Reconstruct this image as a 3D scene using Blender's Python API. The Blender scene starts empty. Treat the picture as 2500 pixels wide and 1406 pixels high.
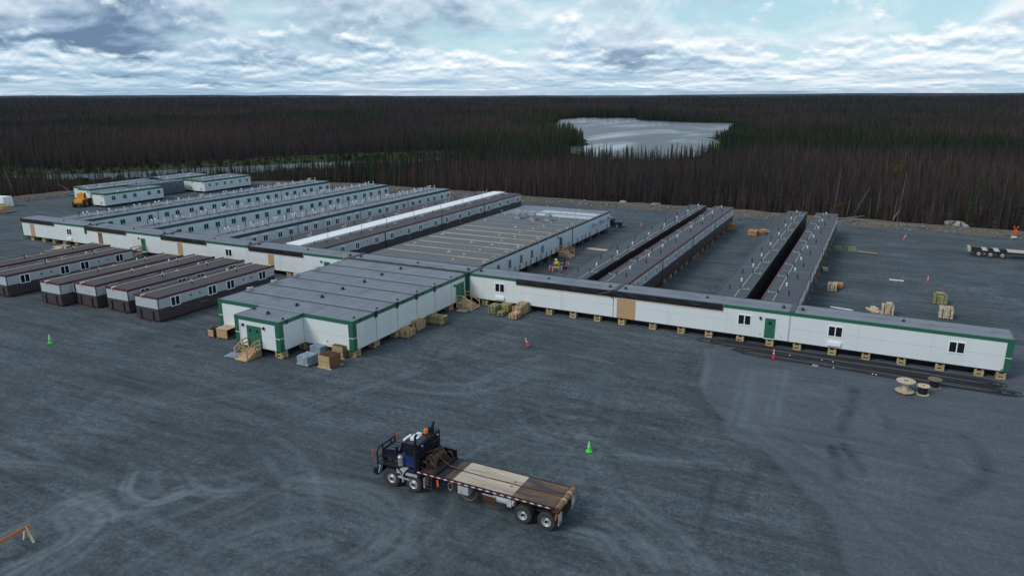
import bpy, math, random
import numpy as np
from mathutils import Vector, Matrix
rad = math.radians
random.seed(7); rng = np.random.default_rng(7)
S = bpy.context.scene; COL = S.collection

# ------------------------------------------------------------------ camera
F, HOR, YAW, PITCH, ROLL, CH = 1763.03, 227.21, rad(27.1163), rad(15.1027), rad(0.2456), 24.79
fw = Vector((-math.sin(YAW), math.cos(YAW), 0)); rt = Vector((math.cos(YAW), math.sin(YAW), 0)); zz = Vector((0, 0, 1))
look = fw*math.cos(PITCH) - zz*math.sin(PITCH); up0 = fw*math.sin(PITCH) + zz*math.cos(PITCH)
cx = rt*math.cos(ROLL) - up0*math.sin(ROLL); cy = rt*math.sin(ROLL) + up0*math.cos(ROLL)
cd = bpy.data.cameras.new('camera'); cam = bpy.data.objects.new('camera', cd); COL.objects.link(cam); S.camera = cam
cd.sensor_width = 36; cd.lens = F/2500*36; cd.clip_start = 0.5; cd.clip_end = 60000
m = Matrix((cx, cy, -look)).transposed().to_4x4(); m.translation = (0, 0, CH); cam.matrix_world = m

def at(px, py, z=0.0):
    """photo pixel (2500 x 1406) -> point on the horizontal plane z"""
    d = look + cx*((px-1250)/F) - cy*((py-703)/F)
    t = (z-CH)/d.z
    return Vector((d.x*t, d.y*t, z))

# ------------------------------------------------------------------ light and sky
SUN_EL, SUN_AZ = rad(42), math.atan2(-0.55, -0.84)      # azimuth of the sun: compass vector (x, y) behind and left of the camera
W = bpy.data.worlds.new('World'); S.world = W; W.use_nodes = True
nt = W.node_tree; N = nt.nodes; L = nt.links; N.clear()
def nd(tree, t, **kw):
    n = tree.nodes.new(t)
    for k, v in kw.items():
        if k.startswith('i_'): n.inputs[int(k[2:]) if k[2:].isdigit() else k[2:]].default_value = v
        else: setattr(n, k, v)
    return n
def wn(t, **kw): return nd(nt, t, **kw)
def math_(op, a, b=None, c=None, tree=None, clamp=False):
    tree = tree or nt
    n = tree.nodes.new('ShaderNodeMath'); n.operation = op; n.use_clamp = clamp
    for i, v in enumerate((a, b, c)):
        if v is None: continue
        if hasattr(v, 'links'): tree.links.new(v, n.inputs[i])
        else: n.inputs[i].default_value = v
    return n.outputs[0]
def ramp(tree, fac, stops, interp='LINEAR'):
    n = tree.nodes.new('ShaderNodeValToRGB'); e = n.color_ramp; e.interpolation = interp
    while len(e.elements) < len(stops): e.elements.new(0.5)
    for el, (p, c) in zip(e.elements, stops):
        el.position = p; el.color = (c, c, c, 1) if not hasattr(c, '__len__') else (*c, 1)
    tree.links.new(fac, n.inputs[0]); return n.outputs[0]
def mixc(tree, fac, a, b, mode='MIX'):
    n = tree.nodes.new('ShaderNodeMix'); n.data_type = 'RGBA'; n.blend_type = mode
    for i, v in ((0, fac), (6, a), (7, b)):
        if hasattr(v, 'links'): tree.links.new(v, n.inputs[i])
        elif i == 0: n.inputs[0].default_value = v
        else: n.inputs[i].default_value = (*v, 1)
    return n.outputs[2]
sky = wn('ShaderNodeTexSky', sky_type='NISHITA', sun_disc=False, sun_elevation=SUN_EL, sun_rotation=math.atan2(-0.55, -0.84), dust_density=0.6, air_density=1.0, ozone_density=1.2)
skyc = mixc(nt, 1.0, sky.outputs[0], (0.088, 0.088, 0.088), 'MULTIPLY')
tc = wn('ShaderNodeTexCoord'); sep = wn('ShaderNodeSeparateXYZ'); L.new(tc.outputs['Generated'], sep.inputs[0])
X, Y, Z = sep.outputs
zc = math_('MAXIMUM', Z, 0.0)
def combine(a, b, c, tree=None):
    tree = tree or nt; n = tree.nodes.new('ShaderNodeCombineXYZ')
    for i, v in enumerate((a, b, c)):
        if hasattr(v, 'links'): tree.links.new(v, n.inputs[i])
        else: n.inputs[i].default_value = v
    return n.outputs[0]
def noise(tree, vec, scale, detail=4, rough=0.55, dist=0.0, lac=2.0):
    n = tree.nodes.new('ShaderNodeTexNoise'); n.inputs['Scale'].default_value = scale; n.inputs['Detail'].default_value = detail
    n.inputs['Roughness'].default_value = rough; n.inputs['Distortion'].default_value = dist; n.inputs['Lacunarity'].default_value = lac
    if vec is not None: tree.links.new(vec, n.inputs['Vector'])
    return n.outputs[0]
hl = math_('SQRT', math_('ADD', math_('ADD', math_('MULTIPLY', X, X), math_('MULTIPLY', Y, Y)), 1e-5))
hx, hy = math_('DIVIDE', X, hl), math_('DIVIDE', Y, hl)                       # compass direction
lev = math_('LOGARITHM', math_('ADD', zc, 0.022), math.e)                      # rows of cloud crowd together towards the horizon
def cloud(kh, kv, off, seed, detail, rough, dist_=0.25):
    return noise(nt, combine(math_('MULTIPLY', hx, kh), math_('MULTIPLY', hy, kh), math_('ADD', math_('MULTIPLY', lev, kv), seed+off)), 1.0, detail, rough, dist_)
west = math_('MULTIPLY', math_('ADD', math_('MULTIPLY', hx, 0.89), math_('MULTIPLY', hy, 0.456)), 1.0)   # -1 left .. 1 right of the view
# broken mid-level sheet
big = cloud(2.4, 0.8, 0.0, 1.7, 5, 0.55); a0 = cloud(6.0, 1.25, 0.0, 4.3, 8, 0.55, 0.2); a1 = cloud(6.0, 1.25, 0.11, 4.3, 8, 0.55, 0.2)
a_m = ramp(nt, math_('SUBTRACT', a0, math_('MULTIPLY', west, 0.13)), [(0.36, 0.0), (0.54, 1.0)])
a_t = math_('ADD', math_('ADD', math_('MULTIPLY', math_('SUBTRACT', a0, a1), 3.6), math_('ADD', 0.56, math_('MULTIPLY', math_('SUBTRACT', big, 0.5), 1.6))), math_('ADD', math_('MULTIPLY', west, 0.42), math_('MULTIPLY', math_('SUBTRACT', 0.52, a0), 1.5)))
a_c = ramp(nt, a_t, [(0.05, (0.15, 0.24, 0.37)), (0.32, (0.33, 0.45, 0.60)), (0.60, (0.58, 0.70, 0.82)), (0.90, (0.88, 0.94, 0.99))])
# cumulus rows with lit tops and flat grey-blue bases
b0 = cloud(14.0, 2.7, 0.0, 9.1, 9, 0.56, 0.1); b1 = cloud(14.0, 2.7, 0.20, 9.1, 9, 0.56, 0.1)
band = ramp(nt, Z, [(0.0, 0.45), (0.010, 0.75), (0.030, 0.85), (0.050, 0.62), (0.075, 0.20), (0.12, 0.0)])
b_m = ramp(nt, math_('ADD', b0, math_('MULTIPLY', math_('SUBTRACT', band, 0.6), 0.30)), [(0.42, 0.0), (0.52, 1.0)])
b_t = math_('ADD', math_('ADD', math_('MULTIPLY', math_('SUBTRACT', b0, b1), 3.2), math_('ADD', 0.58, math_('MULTIPLY', math_('SUBTRACT', big, 0.5), 1.0))), math_('MULTIPLY', west, 0.26))
b_c = ramp(nt, b_t, [(0.08, (0.25, 0.40, 0.56)), (0.42, (0.47, 0.63, 0.77)), (0.70, (0.75, 0.86, 0.94)), (0.98, (1.02, 1.03, 1.03))])
# low streaks
st = noise(nt, combine(math_('MULTIPLY', hx, 2.6), math_('MULTIPLY', hy, 2.6), math_('MULTIPLY', lev, 4.0)), 1.0, 5, 0.55, 0.15)
st_m = math_('MULTIPLY', ramp(nt, st, [(0.40, 0.0), (0.62, 1.0)]), ramp(nt, Z, [(0.0, 0.95), (0.016, 0.8), (0.036, 0.0)]))
st_c = ramp(nt, cloud(4.0, 3.0, 0.0, 2.0, 4, 0.5), [(0.38, (0.26, 0.43, 0.60)), (0.62, (0.56, 0.73, 0.84))])
base = mixc(nt, ramp(nt, Z, [(0.0, 0.75), (0.12, 0.6), (0.5, 0.0)]), skyc, (0.50, 0.80, 0.93))
c1 = mixc(nt, a_m, base, a_c)
c2 = mixc(nt, b_m, c1, b_c)
c3 = mixc(nt, st_m, c2, st_c)
bg = wn('ShaderNodeBackground'); L.new(c3, bg.inputs[0]); bg.inputs[1].default_value = 0.88
wo = wn('ShaderNodeOutputWorld'); L.new(bg.outputs[0], wo.inputs[0])
sd = bpy.data.lights.new('sun', 'SUN'); sd.energy = 1.5; sd.angle = rad(22); sd.color = (1.0, 0.96, 0.90)
so = bpy.data.objects.new('sun', sd); COL.objects.link(so)
sv = Vector((-0.55*math.cos(SUN_EL), -0.84*math.cos(SUN_EL), math.sin(SUN_EL)))
so.rotation_euler = sv.to_track_quat('Z', 'Y').to_euler()
S.view_settings.view_transform = 'Standard'; S.view_settings.look = 'None'; S.view_settings.exposure = 0.22; S.view_settings.gamma = 1
S.render.engine = 'CYCLES'

# ------------------------------------------------------------------ materials
MATS = {}
def mat(name, col, rough=0.65, metal=0.0, var=0.12, vs=1.2, bump=0.0, bs=30.0, rnd=0.0, stretch=(1, 1, 1), spec=0.5, dirt=None):
    if name in MATS: return MATS[name]
    mm = bpy.data.materials.new(name); mm.use_nodes = True; t = mm.node_tree; b = t.nodes['Principled BSDF']
    b.inputs['Roughness'].default_value = rough; b.inputs['Metallic'].default_value = metal; b.inputs['Specular IOR Level'].default_value = spec
    g = t.nodes.new('ShaderNodeNewGeometry'); mp = t.nodes.new('ShaderNodeMapping'); t.links.new(g.outputs['Position'], mp.inputs[0]); mp.inputs['Scale'].default_value = stretch
    P = mp.outputs[0]
    lo = tuple(c*(1-var*2) for c in col); hi_ = tuple(min(1, c*(1+var*2)) for c in col)
    c = mixc(t, noise(t, P, vs, 5, 0.6), lo, hi_)
    if dirt:
        dcol, dscale, thr = dirt
        c = mixc(t, math_('MULTIPLY', ramp(t, noise(t, P, dscale, 6, 0.65, 0.5), [(thr, 0.0), (thr+0.22, 1.0)]), 0.75, tree=t), c, dcol)
    if rnd:
        oi = t.nodes.new('ShaderNodeObjectInfo'); v = math_('ADD', math_('MULTIPLY', oi.outputs['Random'], rnd, tree=t), 1-rnd/2, tree=t)
        c = mixc(t, 1.0, c, combine(v, v, v, t), 'MULTIPLY')
    t.links.new(c, b.inputs['Base Color'])
    if bump:
        bn = t.nodes.new('ShaderNodeBump'); bn.inputs['Strength'].default_value = bump; bn.inputs['Distance'].default_value = 0.05
        t.links.new(noise(t, P, bs, 3, 0.6), bn.inputs['Height']); t.links.new(bn.outputs[0], b.inputs['Normal'])
    MATS[name] = mm; return mm
DW = ((0.36, 0.38, 0.37), 0.45, 0.56)
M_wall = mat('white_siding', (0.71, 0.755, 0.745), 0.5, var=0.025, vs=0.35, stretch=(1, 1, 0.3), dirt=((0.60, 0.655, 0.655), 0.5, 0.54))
M_wall2 = mat('shade_tinted_siding', (0.62, 0.71, 0.75), 0.5, var=0.025, vs=0.35, stretch=(1, 1, 0.3), dirt=((0.44, 0.50, 0.54), 0.5, 0.54))  # white siding with the blue tone of its shaded side put into the colour
M_lgrey = mat('light_grey_siding', (0.46, 0.50, 0.52), 0.5, var=0.04, vs=0.5, dirt=((0.30, 0.32, 0.34), 0.6, 0.55))
M_dgrey = mat('charcoal_siding', (0.056, 0.047, 0.050), 0.55, var=0.10, vs=0.7, dirt=((0.10, 0.095, 0.10), 0.8, 0.56))
M_green = mat('green_trim', (0.020, 0.125, 0.072), 0.45, var=0.06, vs=0.6)
M_greend = mat('green_door_paint', (0.022, 0.15, 0.085), 0.4, var=0.05)
M_teal = mat('teal_trim', (0.022, 0.085, 0.082), 0.45, var=0.06, vs=0.6)
M_batten = mat('weathered_roof_batten', (0.46, 0.39, 0.29), 0.75, var=0.2, vs=2, rnd=0.5)
M_maroon = mat('maroon_trim', (0.115, 0.020, 0.030), 0.5, var=0.08)
M_redline = mat('red_skid_paint', (0.20, 0.03, 0.025), 0.6, var=0.15)
M_navy = mat('navy_trim', (0.018, 0.032, 0.075), 0.45, var=0.08)
M_roof = mat('grey_roof_membrane', (0.195, 0.218, 0.248), 0.62, var=0.10, vs=0.5, bump=0.2, bs=5, rnd=0.12, dirt=((0.12, 0.136, 0.156), 0.4, 0.48))
M_roofk = mat('kitchen_roof_membrane', (0.132, 0.140, 0.147), 0.75, var=0.16, vs=0.5, bump=0.15, bs=6, stretch=(.5, 2, 1), dirt=((0.185, 0.185, 0.178), 0.4, 0.52))
M_roofd = mat('dark_roof_membrane', (0.068, 0.080, 0.094), 0.72, var=0.09, vs=0.5, bump=0.15, bs=6, dirt=((0.095, 0.11, 0.122), 0.3, 0.54))
M_roofb = mat('brownish_roof_membrane', (0.068, 0.062, 0.066), 0.75, var=0.10, vs=0.6, bump=0.15, bs=6, dirt=((0.11, 0.105, 0.11), 0.4, 0.54))
M_rooflt = mat('pale_roof_coating', (0.50, 0.56, 0.60), 0.6, var=0.06, dirt=((0.3, 0.34, 0.37), 0.5, 0.5))
M_seam = mat('roof_seam_metal', (0.30, 0.33, 0.37), 0.45, 0.5, var=0.1)
M_black = mat('black_plastic', (0.012, 0.012, 0.015), 0.5, var=0.1)
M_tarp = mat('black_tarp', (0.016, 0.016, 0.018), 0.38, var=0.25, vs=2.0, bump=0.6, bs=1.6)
M_tarpg = mat('grey_shrink_wrap', (0.10, 0.115, 0.14), 0.45, var=0.2, vs=1.5, bump=0.8, bs=1.2)
M_steel = mat('dark_steel', (0.022, 0.022, 0.026), 0.5, 0.3, var=0.2, vs=3)
M_galv = mat('galvanised_steel', (0.42, 0.44, 0.46), 0.4, 0.6, var=0.12, vs=4)
M_white = mat('white_plastic', (0.88, 0.90, 0.90), 0.4, var=0.01)
M_cream = mat('cream_plastic', (0.56, 0.53, 0.42), 0.5, var=0.05)
M_glass = mat('dark_window_glass', (0.012, 0.014, 0.018), 0.06, var=0.2)
M_wood = mat('fresh_lumber', (0.54, 0.37, 0.21), 0.7, var=0.12, vs=3, rnd=0.6, stretch=(1, 1, 4))
M_woodp = mat('pale_plywood', (0.58, 0.47, 0.33), 0.7, var=0.10, vs=2, rnd=0.45)
M_woodo = mat('orange_plywood', (0.50, 0.24, 0.085), 0.7, var=0.12, vs=3, rnd=0.25)
M_woodt = mat('treated_lumber', (0.28, 0.255, 0.12), 0.75, var=0.12, vs=3, rnd=0.6)
M_woodb = mat('brown_stained_wood', (0.20, 0.105, 0.050), 0.7, var=0.18, vs=4, rnd=0.3)
M_woodw = mat('weathered_wood', (0.20, 0.165, 0.125), 0.8, var=0.18, vs=4, rnd=0.3)
M_osb = mat('osb_board', (0.48, 0.30, 0.16), 0.75, var=0.25, vs=14)
M_crib = mat('crib_timber', (0.44, 0.33, 0.17), 0.75, var=0.15, vs=4, rnd=0.4)
M_pgrey = mat('grey_blue_blocks', (0.28, 0.34, 0.41), 0.6, var=0.15, vs=4, rnd=0.5)
M_orange = mat('safety_orange', (0.80, 0.11, 0.02), 0.5, var=0.06)
M_barr = mat('faded_orange_plank', (0.60, 0.21, 0.07), 0.6, var=0.12, vs=3)
M_red = mat('cone_red', (0.72, 0.045, 0.05), 0.5, var=0.06)
M_lime = mat('lime_green_cone', (0.06, 0.75, 0.05), 0.5, var=0.05)
M_yel = mat('machine_yellow', (0.72, 0.31, 0.015), 0.45, var=0.12, vs=3)
M_hiviz = mat('high_visibility_yellow', (0.72, 0.72, 0.01), 0.7, var=0.08, vs=6)
M_skin = mat('skin', (0.45, 0.27, 0.19), 0.6)
M_dpants = mat('ochre_trousers', (0.22, 0.15, 0.02), 0.8)
M_tyre = mat('tyre_rubber', (0.040, 0.038, 0.036), 0.85, var=0.25, vs=5, bump=0.3, bs=25)
M_rim = mat('silver_rim', (0.46, 0.47, 0.48), 0.4, 0.35, var=0.12, vs=6)
M_truck = mat('navy_black_paint', (0.008, 0.010, 0.022), 0.25, var=0.15, dirt=((0.04, 0.04, 0.045), 1.5, 0.56))
M_blue = mat('blue_door_paint', (0.012, 0.028, 0.16), 0.3, var=0.15)
M_rust = mat('rusty_steel', (0.060, 0.040, 0.028), 0.75, var=0.3, vs=4)
M_rustp = mat('rusty_pipe', (0.26, 0.155, 0.085), 0.6, 0.2, var=0.25, vs=3)
M_deck = mat('pale_deck_planks', (0.52, 0.45, 0.35), 0.75, var=0.22, vs=2.2, rnd=0.30, stretch=(0.35, 2.5, 1), dirt=((0.24, 0.16, 0.09), 0.8, 0.49))
M_deckr = mat('rusted_deck_plate', (0.060, 0.048, 0.048), 0.55, 0.2, var=0.2, vs=2, dirt=((0.30, 0.16, 0.065), 0.8, 0.42), stretch=(0.4, 1.6, 1))
M_chkplate = mat('maroon_checker_plate', (0.105, 0.062, 0.052), 0.55, 0.2, var=0.2, vs=3)
M_chain = mat('rusty_chain', (0.13, 0.055, 0.03), 0.7, 0.3, var=0.3, vs=8)
M_wpaint = mat('dusty_white_paint', (0.44, 0.46, 0.46), 0.5, var=0.10, vs=3)
M_tape_r = mat('reflector_red', (0.42, 0.02, 0.03), 0.35)
M_tape_w = mat('reflector_white', (0.75, 0.75, 0.75), 0.35)
M_amber = mat('amber_beacon', (0.75, 0.20, 0.03), 0.25)
M_rock = mat('grey_granite', (0.30, 0.29, 0.27), 0.85, var=0.15, vs=1.5, bump=0.5, bs=4, rnd=0.4)
M_rip = mat('blue_grey_riprap', (0.135, 0.15, 0.165), 0.85, var=0.35, vs=1.2)
M_log = mat('grey_dead_wood', (0.19, 0.165, 0.145), 0.85, var=0.2, vs=3)

# ------------------------------------------------------------------ mesh helpers
class MB:
    def __init__(s): s.v = []; s.f = []; s.mi = []; s.cm = 0
    def add(s, vs, fs):
        o = len(s.v); s.v += [tuple(p) for p in vs]; s.f += [tuple(i+o for i in f) for f in fs]; s.mi += [s.cm]*len(fs); return s
    def box(s, x0, x1, y0, y1, z0, z1, M=None):
        vs = [Vector((x, y, z)) for z in (z0, z1) for y in (y0, y1) for x in (x0, x1)]
        if M is not None: vs = [M @ p for p in vs]
        return s.add(vs, [(0, 2, 3, 1), (4, 5, 7, 6), (0, 1, 5, 4), (2, 6, 7, 3), (0, 4, 6, 2), (1, 3, 7, 5)])
    def bar(s, p0, p1, w, h=None):
        """square bar between two points"""
        p0 = Vector(p0); p1 = Vector(p1); d = p1-p0; q = d.to_track_quat('Y', 'Z').to_matrix().to_4x4(); q.translation = p0
        h = h or w
        return s.box(-w/2, w/2, 0, d.length, -h/2, h/2, q)
    def cyl(s, p0, p1, r0, r1=None, n=10, cap=True):
        r1 = r0 if r1 is None else r1; p0 = Vector(p0); p1 = Vector(p1); q = (p1-p0).to_track_quat('Z', 'Y').to_matrix()
        vs = []
        for p, r in ((p0, r0), (p1, r1)):
            for i in range(n):
                a = 2*math.pi*i/n; vs.append(p + q @ Vector((r*math.cos(a), r*math.sin(a), 0)))
        fs = [(i, (i+1) % n, n+(i+1) % n, n+i) for i in range(n)]
        if cap: fs += [tuple(range(n-1, -1, -1)), tuple(range(n, 2*n))]
        return s.add(vs, fs)
    def tube(s, pts, r, n=6):
        pts = [Vector(p) for p in pts]; vs = []; m_ = len(pts)
        for i, p in enumerate(pts):
            d = (pts[min(i+1, m_-1)]-pts[max(i-1, 0)]).normalized(); q = d.to_track_quat('Z', 'Y').to_matrix()
            vs += [p + q @ Vector((r*math.cos(2*math.pi*k/n), r*math.sin(2*math.pi*k/n), 0)) for k in range(n)]
        fs = [(i*n+k, i*n+(k+1) % n, (i+1)*n+(k+1) % n, (i+1)*n+k) for i in range(m_-1) for k in range(n)]
        return s.add(vs, fs + [tuple(range(n-1, -1, -1)), tuple(range((m_-1)*n, m_*n))])
    def prism(s, poly, y0, y1, M=None):
        """polygon [(x, z)] extruded along y"""
        n = len(poly); vs = [Vector((x, y0, z)) for x, z in poly]+[Vector((x, y1, z)) for x, z in poly]
        if M is not None: vs = [M @ p for p in vs]
        return s.add(vs, [(i, (i+1) % n, n+(i+1) % n, n+i) for i in range(n)]+[tuple(range(n-1, -1, -1)), tuple(range(n, 2*n))])
    def lathe(s, prof, c=(0, 0, 0), n=14, axis='z'):
        vs = []
        for r, h in prof:
            for i in range(n):
                a = 2*math.pi*i/n; p = (r*math.cos(a), r*math.sin(a), h)
                if axis == 'y': p = (p[0], p[2], p[1])
                vs.append((p[0]+c[0], p[1]+c[1], p[2]+c[2]))
        m_ = len(prof)
        return s.add(vs, [(j*n+i, j*n+(i+1) % n, (j+1)*n+(i+1) % n, (j+1)*n+i) for j in range(m_-1) for i in range(n)])
    def mesh(s, name, mats, smooth=False):
        me = bpy.data.meshes.new(name); me.from_pydata(s.v, [], s.f)
        for mm in (mats if isinstance(mats, (list, tuple)) else [mats]): me.materials.append(mm)
        if isinstance(mats, (list, tuple)): me.polygons.foreach_set('material_index', s.mi)
        if smooth: me.shade_smooth()
        me.validate(); return me
OFF = {}
def link(name, me, par=None, loc=(0, 0, 0), rz=0.0):
    o = bpy.data.objects.new(name, me); COL.objects.link(o); loc = Vector(loc)
    if par is not None:
        o.parent = par; o.location = loc - OFF.get(par.name, Vector()); OFF[o.name] = loc
    else: o.location = loc; OFF[o.name] = Vector()
    o.rotation_euler = (0, 0, rz); return o
def tag(o, label, cat=None, group=None, kind=None):
    if label: o['label'] = label
    if cat: o['category'] = cat
    if group: o['group'] = group
    if kind: o['kind'] = kind
    return o
def thing(name, label, cat, loc=(0, 0, 0), rz=0.0, group=None):
    return tag(link(name, None, None, loc, rz), label, cat, group)
BOXES = {}
def box(name, x0, x1, y0, y1, z0, z1, mt, par=None, rz=0.0):
    k = (round(x1-x0, 3), round(y1-y0, 3), round(z1-z0, 3), mt.name)
    if k not in BOXES:
        a, b, c = k[0]/2, k[1]/2, k[2]/2; BOXES[k] = MB().box(-a, a, -b, b, -c, c).mesh(name, mt)
    return link(name, BOXES[k], par, ((x0+x1)/2, (y0+y1)/2, (z0+z1)/2), rz)
def part(name, mb, mt, par, loc=(0, 0, 0), rz=0.0, smooth=False): return link(name, mb.mesh(name, mt, smooth), par, loc, rz)
PROT = {}
def proto(key, fn):
    if key not in PROT: PROT[key] = fn()
    return PROT[key]

# ================================================================== the ground
PAD = [(-188, 84), (-186, 97), (-185.5, 112), (-181, 126), (-156, 150.5), (-130, 157), (-100, 155), (-74, 153.5), (-57, 153.5), (-39, 154.3), (-22, 153.4), (-6, 152), (11, 151.6), (24, 150.4), (50, 149), (95, 147)]
LAKE = [(-267, 617), (-295, 684), (-297, 748), (-240, 752), (-217, 698), (-162, 664), (-119, 660), (-116, 630), (-109, 580), (-92, 454), (-98, 447), (-84, 420), (-72, 350), (-72, 310), (-84, 288), (-100, 285), (-116, 290), (-128, 310), (-143, 334), (-137, 352), (-142, 366), (-158, 403), (-183, 449), (-213, 482), (-240, 520), (-262, 570)]
POND = [(-262, 140), (-238, 163), (-217, 199), (-196, 226), (-178, 244), (-168, 258), (-160, 254), (-162, 236), (-178, 207), (-198, 179), (-232, 140)]
MEAD = [(-300, 150), (-254, 176), (-244, 212), (-234, 236), (-212, 268), (-180, 300), (-150, 322), (-157, 284), (-168, 256), (-178, 244), (-196, 226), (-217, 199), (-238, 163), (-262, 140)]
def inside(poly, x, y):
    x = np.asarray(x, float); y = np.asarray(y, float); r = np.zeros(x.shape, bool); n = len(poly)
    for i in range(n):
        x0, y0 = poly[i]; x1, y1 = poly[(i+1) % n]
        if y0 == y1: continue
        r ^= ((y0 > y) != (y1 > y)) & (x < (x1-x0)*(y-y0)/(y1-y0)+x0)
    return r
def dist(poly, x, y, closed=True):
    x = np.asarray(x, float); y = np.asarray(y, float); d = np.full(x.shape, 1e9); n = len(poly)
    for i in range(n if closed else n-1):
        ax, ay = poly[i]; bx, by = poly[(i+1) % n]; dx, dy = bx-ax, by-ay; l = dx*dx+dy*dy
        if l == 0: continue
        t = np.clip(((x-ax)*dx+(y-ay)*dy)/l, 0, 1); d = np.minimum(d, np.hypot(x-ax-t*dx, y-ay-t*dy))
    return d
PADPOLY = [(-230, -40), (-230, 70)] + PAD + [(140, 146), (140, -40)]
def vnoise(x, y, s, seed=0):
    """cheap smooth value noise for layout masks"""
    x = np.asarray(x)/s; y = np.asarray(y)/s; xi = np.floor(x).astype(int); yi = np.floor(y).astype(int); fx = x-xi; fy = y-yi
    fx = fx*fx*(3-2*fx); fy = fy*fy*(3-2*fy)
    def h(a, b):
        k = (a*374761393 + b*668265263 + seed*1442695041) & 0x7fffffff
        k = ((k ^ (k >> 13))*1274126177) & 0x7fffffff
        return ((k ^ (k >> 16)) & 0xffff)/65535.0
    return (h(xi, yi)*(1-fx)+h(xi+1, yi)*fx)*(1-fy)+(h(xi, yi+1)*(1-fx)+h(xi+1, yi+1)*fx)*fy
def fbm(x, y, s, seed=0, o=4): return sum(vnoise(x, y, s/2**k, seed+k)*0.5**k for k in range(o))/sum(0.5**k for k in range(o))

def polar_z(x, y):
    d = np.hypot(x, y); a = np.degrees(np.arctan2(x*math.cos(YAW)+y*math.sin(YAW), -x*math.sin(YAW)+y*math.cos(YAW)))
    far = np.clip((d-1500)/6500, 0, 1)
    lift = np.interp(a, [-60, -38, -20, -2, 6, 22, 38, 60], [22, 22, 12, -16, -18, -3, 8, 10])
    roll = (fbm(x, y, 1500, 3)-0.5)*34 + 9*np.sin(a*.55+1.0)*np.sin(d/1300.0)
    return -1.6 + far*(lift+roll) - d*d/(2*6.371e6)*far
def terrain():
    rs = np.concatenate([np.linspace(60, 700, 65), np.geomspace(720, 17000, 60)])
    ths = np.linspace(-75, 75, 161)
    A, Rr = np.meshgrid(np.radians(ths), rs)
    rx = np.sin(A)*Rr; ry = np.cos(A)*Rr
    x = rx*math.cos(YAW)-ry*math.sin(YAW); y = rx*math.sin(YAW)+ry*math.cos(YAW)
    z = polar_z(x, y)
    v = np.stack([x, y, z], -1).reshape(-1, 3); nr, na = x.shape
    f = [(i*na+j, i*na+j+1, (i+1)*na+j+1, (i+1)*na+j) for i in range(nr-1) for j in range(na-1)]
    me = bpy.data.meshes.new('terrain'); me.from_pydata(v.tolist(), [], [q[::-1] for q in f])
    X_, Y_ = v[:, 0], v[:, 1]
    dl = np.minimum(dist(LAKE, X_, Y_), dist(POND, X_, Y_))
    g = np.clip(1-dl/16, 0, 1) + inside(MEAD, X_, Y_)*1.0 + np.clip((fbm(X_, Y_, 190, 11)-0.66)*3.0, 0, 0.3)*(np.hypot(X_, Y_) > 200)
    a = me.attributes.new('green', 'FLOAT', 'POINT'); a.data.foreach_set('value', np.clip(g, 0, 1).astype(np.float32))
    return me
def terrain_mat():
    mm = bpy.data.materials.new('burnt_forest_floor'); mm.use_nodes = True; t = mm.node_tree; b = t.nodes['Principled BSDF']; b.inputs['Roughness'].default_value = 0.95; b.inputs['Specular IOR Level'].default_value = 0.1
    g = t.nodes.new('ShaderNodeNewGeometry'); P = g.outputs['Position']
    c = ramp(t, noise(t, P, 0.02, 8, 0.65), [(0.3, (0.012, 0.010, 0.015)), (0.5, (0.022, 0.017, 0.022)), (0.7, (0.034, 0.026, 0.030))])
    at_ = t.nodes.new('ShaderNodeAttribute'); at_.attribute_name = 'green'
    gr = mixc(t, noise(t, P, 0.12, 8, 0.75), (0.010, 0.017, 0.007), (0.062, 0.076, 0.020))
    t.links.new(mixc(t, at_.outputs['Fac'], c, gr), b.inputs['Base Color']); return mm
me = terrain(); me.materials.append(terrain_mat()); tag(link('terrain', me), 'burnt boreal plain reaching to the horizon', kind='structure')

def water_mat():
    mm = bpy.data.materials.new('lake_water'); mm.use_nodes = True; t = mm.node_tree; b = t.nodes['Principled BSDF']
    b.inputs['Base Color'].default_value = (0.05, 0.06, 0.07, 1); b.inputs['IOR'].default_value = 1.33
    g = t.nodes.new('ShaderNodeNewGeometry'); mp = t.nodes.new('ShaderNodeMapping'); t.links.new(g.outputs['Position'], mp.inputs[0]); mp.inputs['Scale'].default_value = (1, 0.45, 1); mp.inputs['Rotation'].default_value = (0, 0, rad(-25))
    calm = noise(t, mp.outputs[0], 0.016, 4, 0.6, 0.8)
    t.links.new(ramp(t, calm, [(0.5, 0.34), (0.66, 0.08)]), b.inputs['Roughness'])
    bn = t.nodes.new('ShaderNodeBump'); bn.inputs['Distance'].default_value = 0.25
    t.links.new(ramp(t, calm, [(0.52, 0.9), (0.66, 0.1)]), bn.inputs['Strength'])
    t.links.new(noise(t, g.outputs['Position'], 1.2, 3), bn.inputs['Height']); t.links.new(bn.outputs[0], b.inputs['Normal'])
    return mm
WM = water_mat()
for nm, poly, lb in (('lake', LAKE, 'pale grey lake among the burnt trees'), ('pond', POND, 'narrow grey pond behind the far left treeline')):
    pts = [];
    for i in range(len(poly)):                       # rounded, slightly ragged shoreline
        a = Vector(poly[i]); b = Vector(poly[(i+1) % len(poly)]); n = max(2, int((b-a).length/8))
        for k in range(n): q = a.lerp(b, k/n); pts.append((q.x+random.uniform(-1.6, 1.6), q.y+random.uniform(-1.6, 1.6)))
    bm_v = [(x, y, -1.50) for x, y in pts]
    import bmesh
    bm = bmesh.new(); vs = [bm.verts.new(p) for p in bm_v]; fc = bm.faces.new(vs); bmesh.ops.triangulate(bm, faces=[fc]); bmesh.ops.recalc_face_normals(bm, faces=bm.faces[:])
    me = bpy.data.meshes.new(nm); bm.to_mesh(me); bm.free()
    if me.polygons[0].normal.z < 0: me.flip_normals()
    me.materials.append(WM); tag(link(nm, me), lb, kind='structure')

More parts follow.
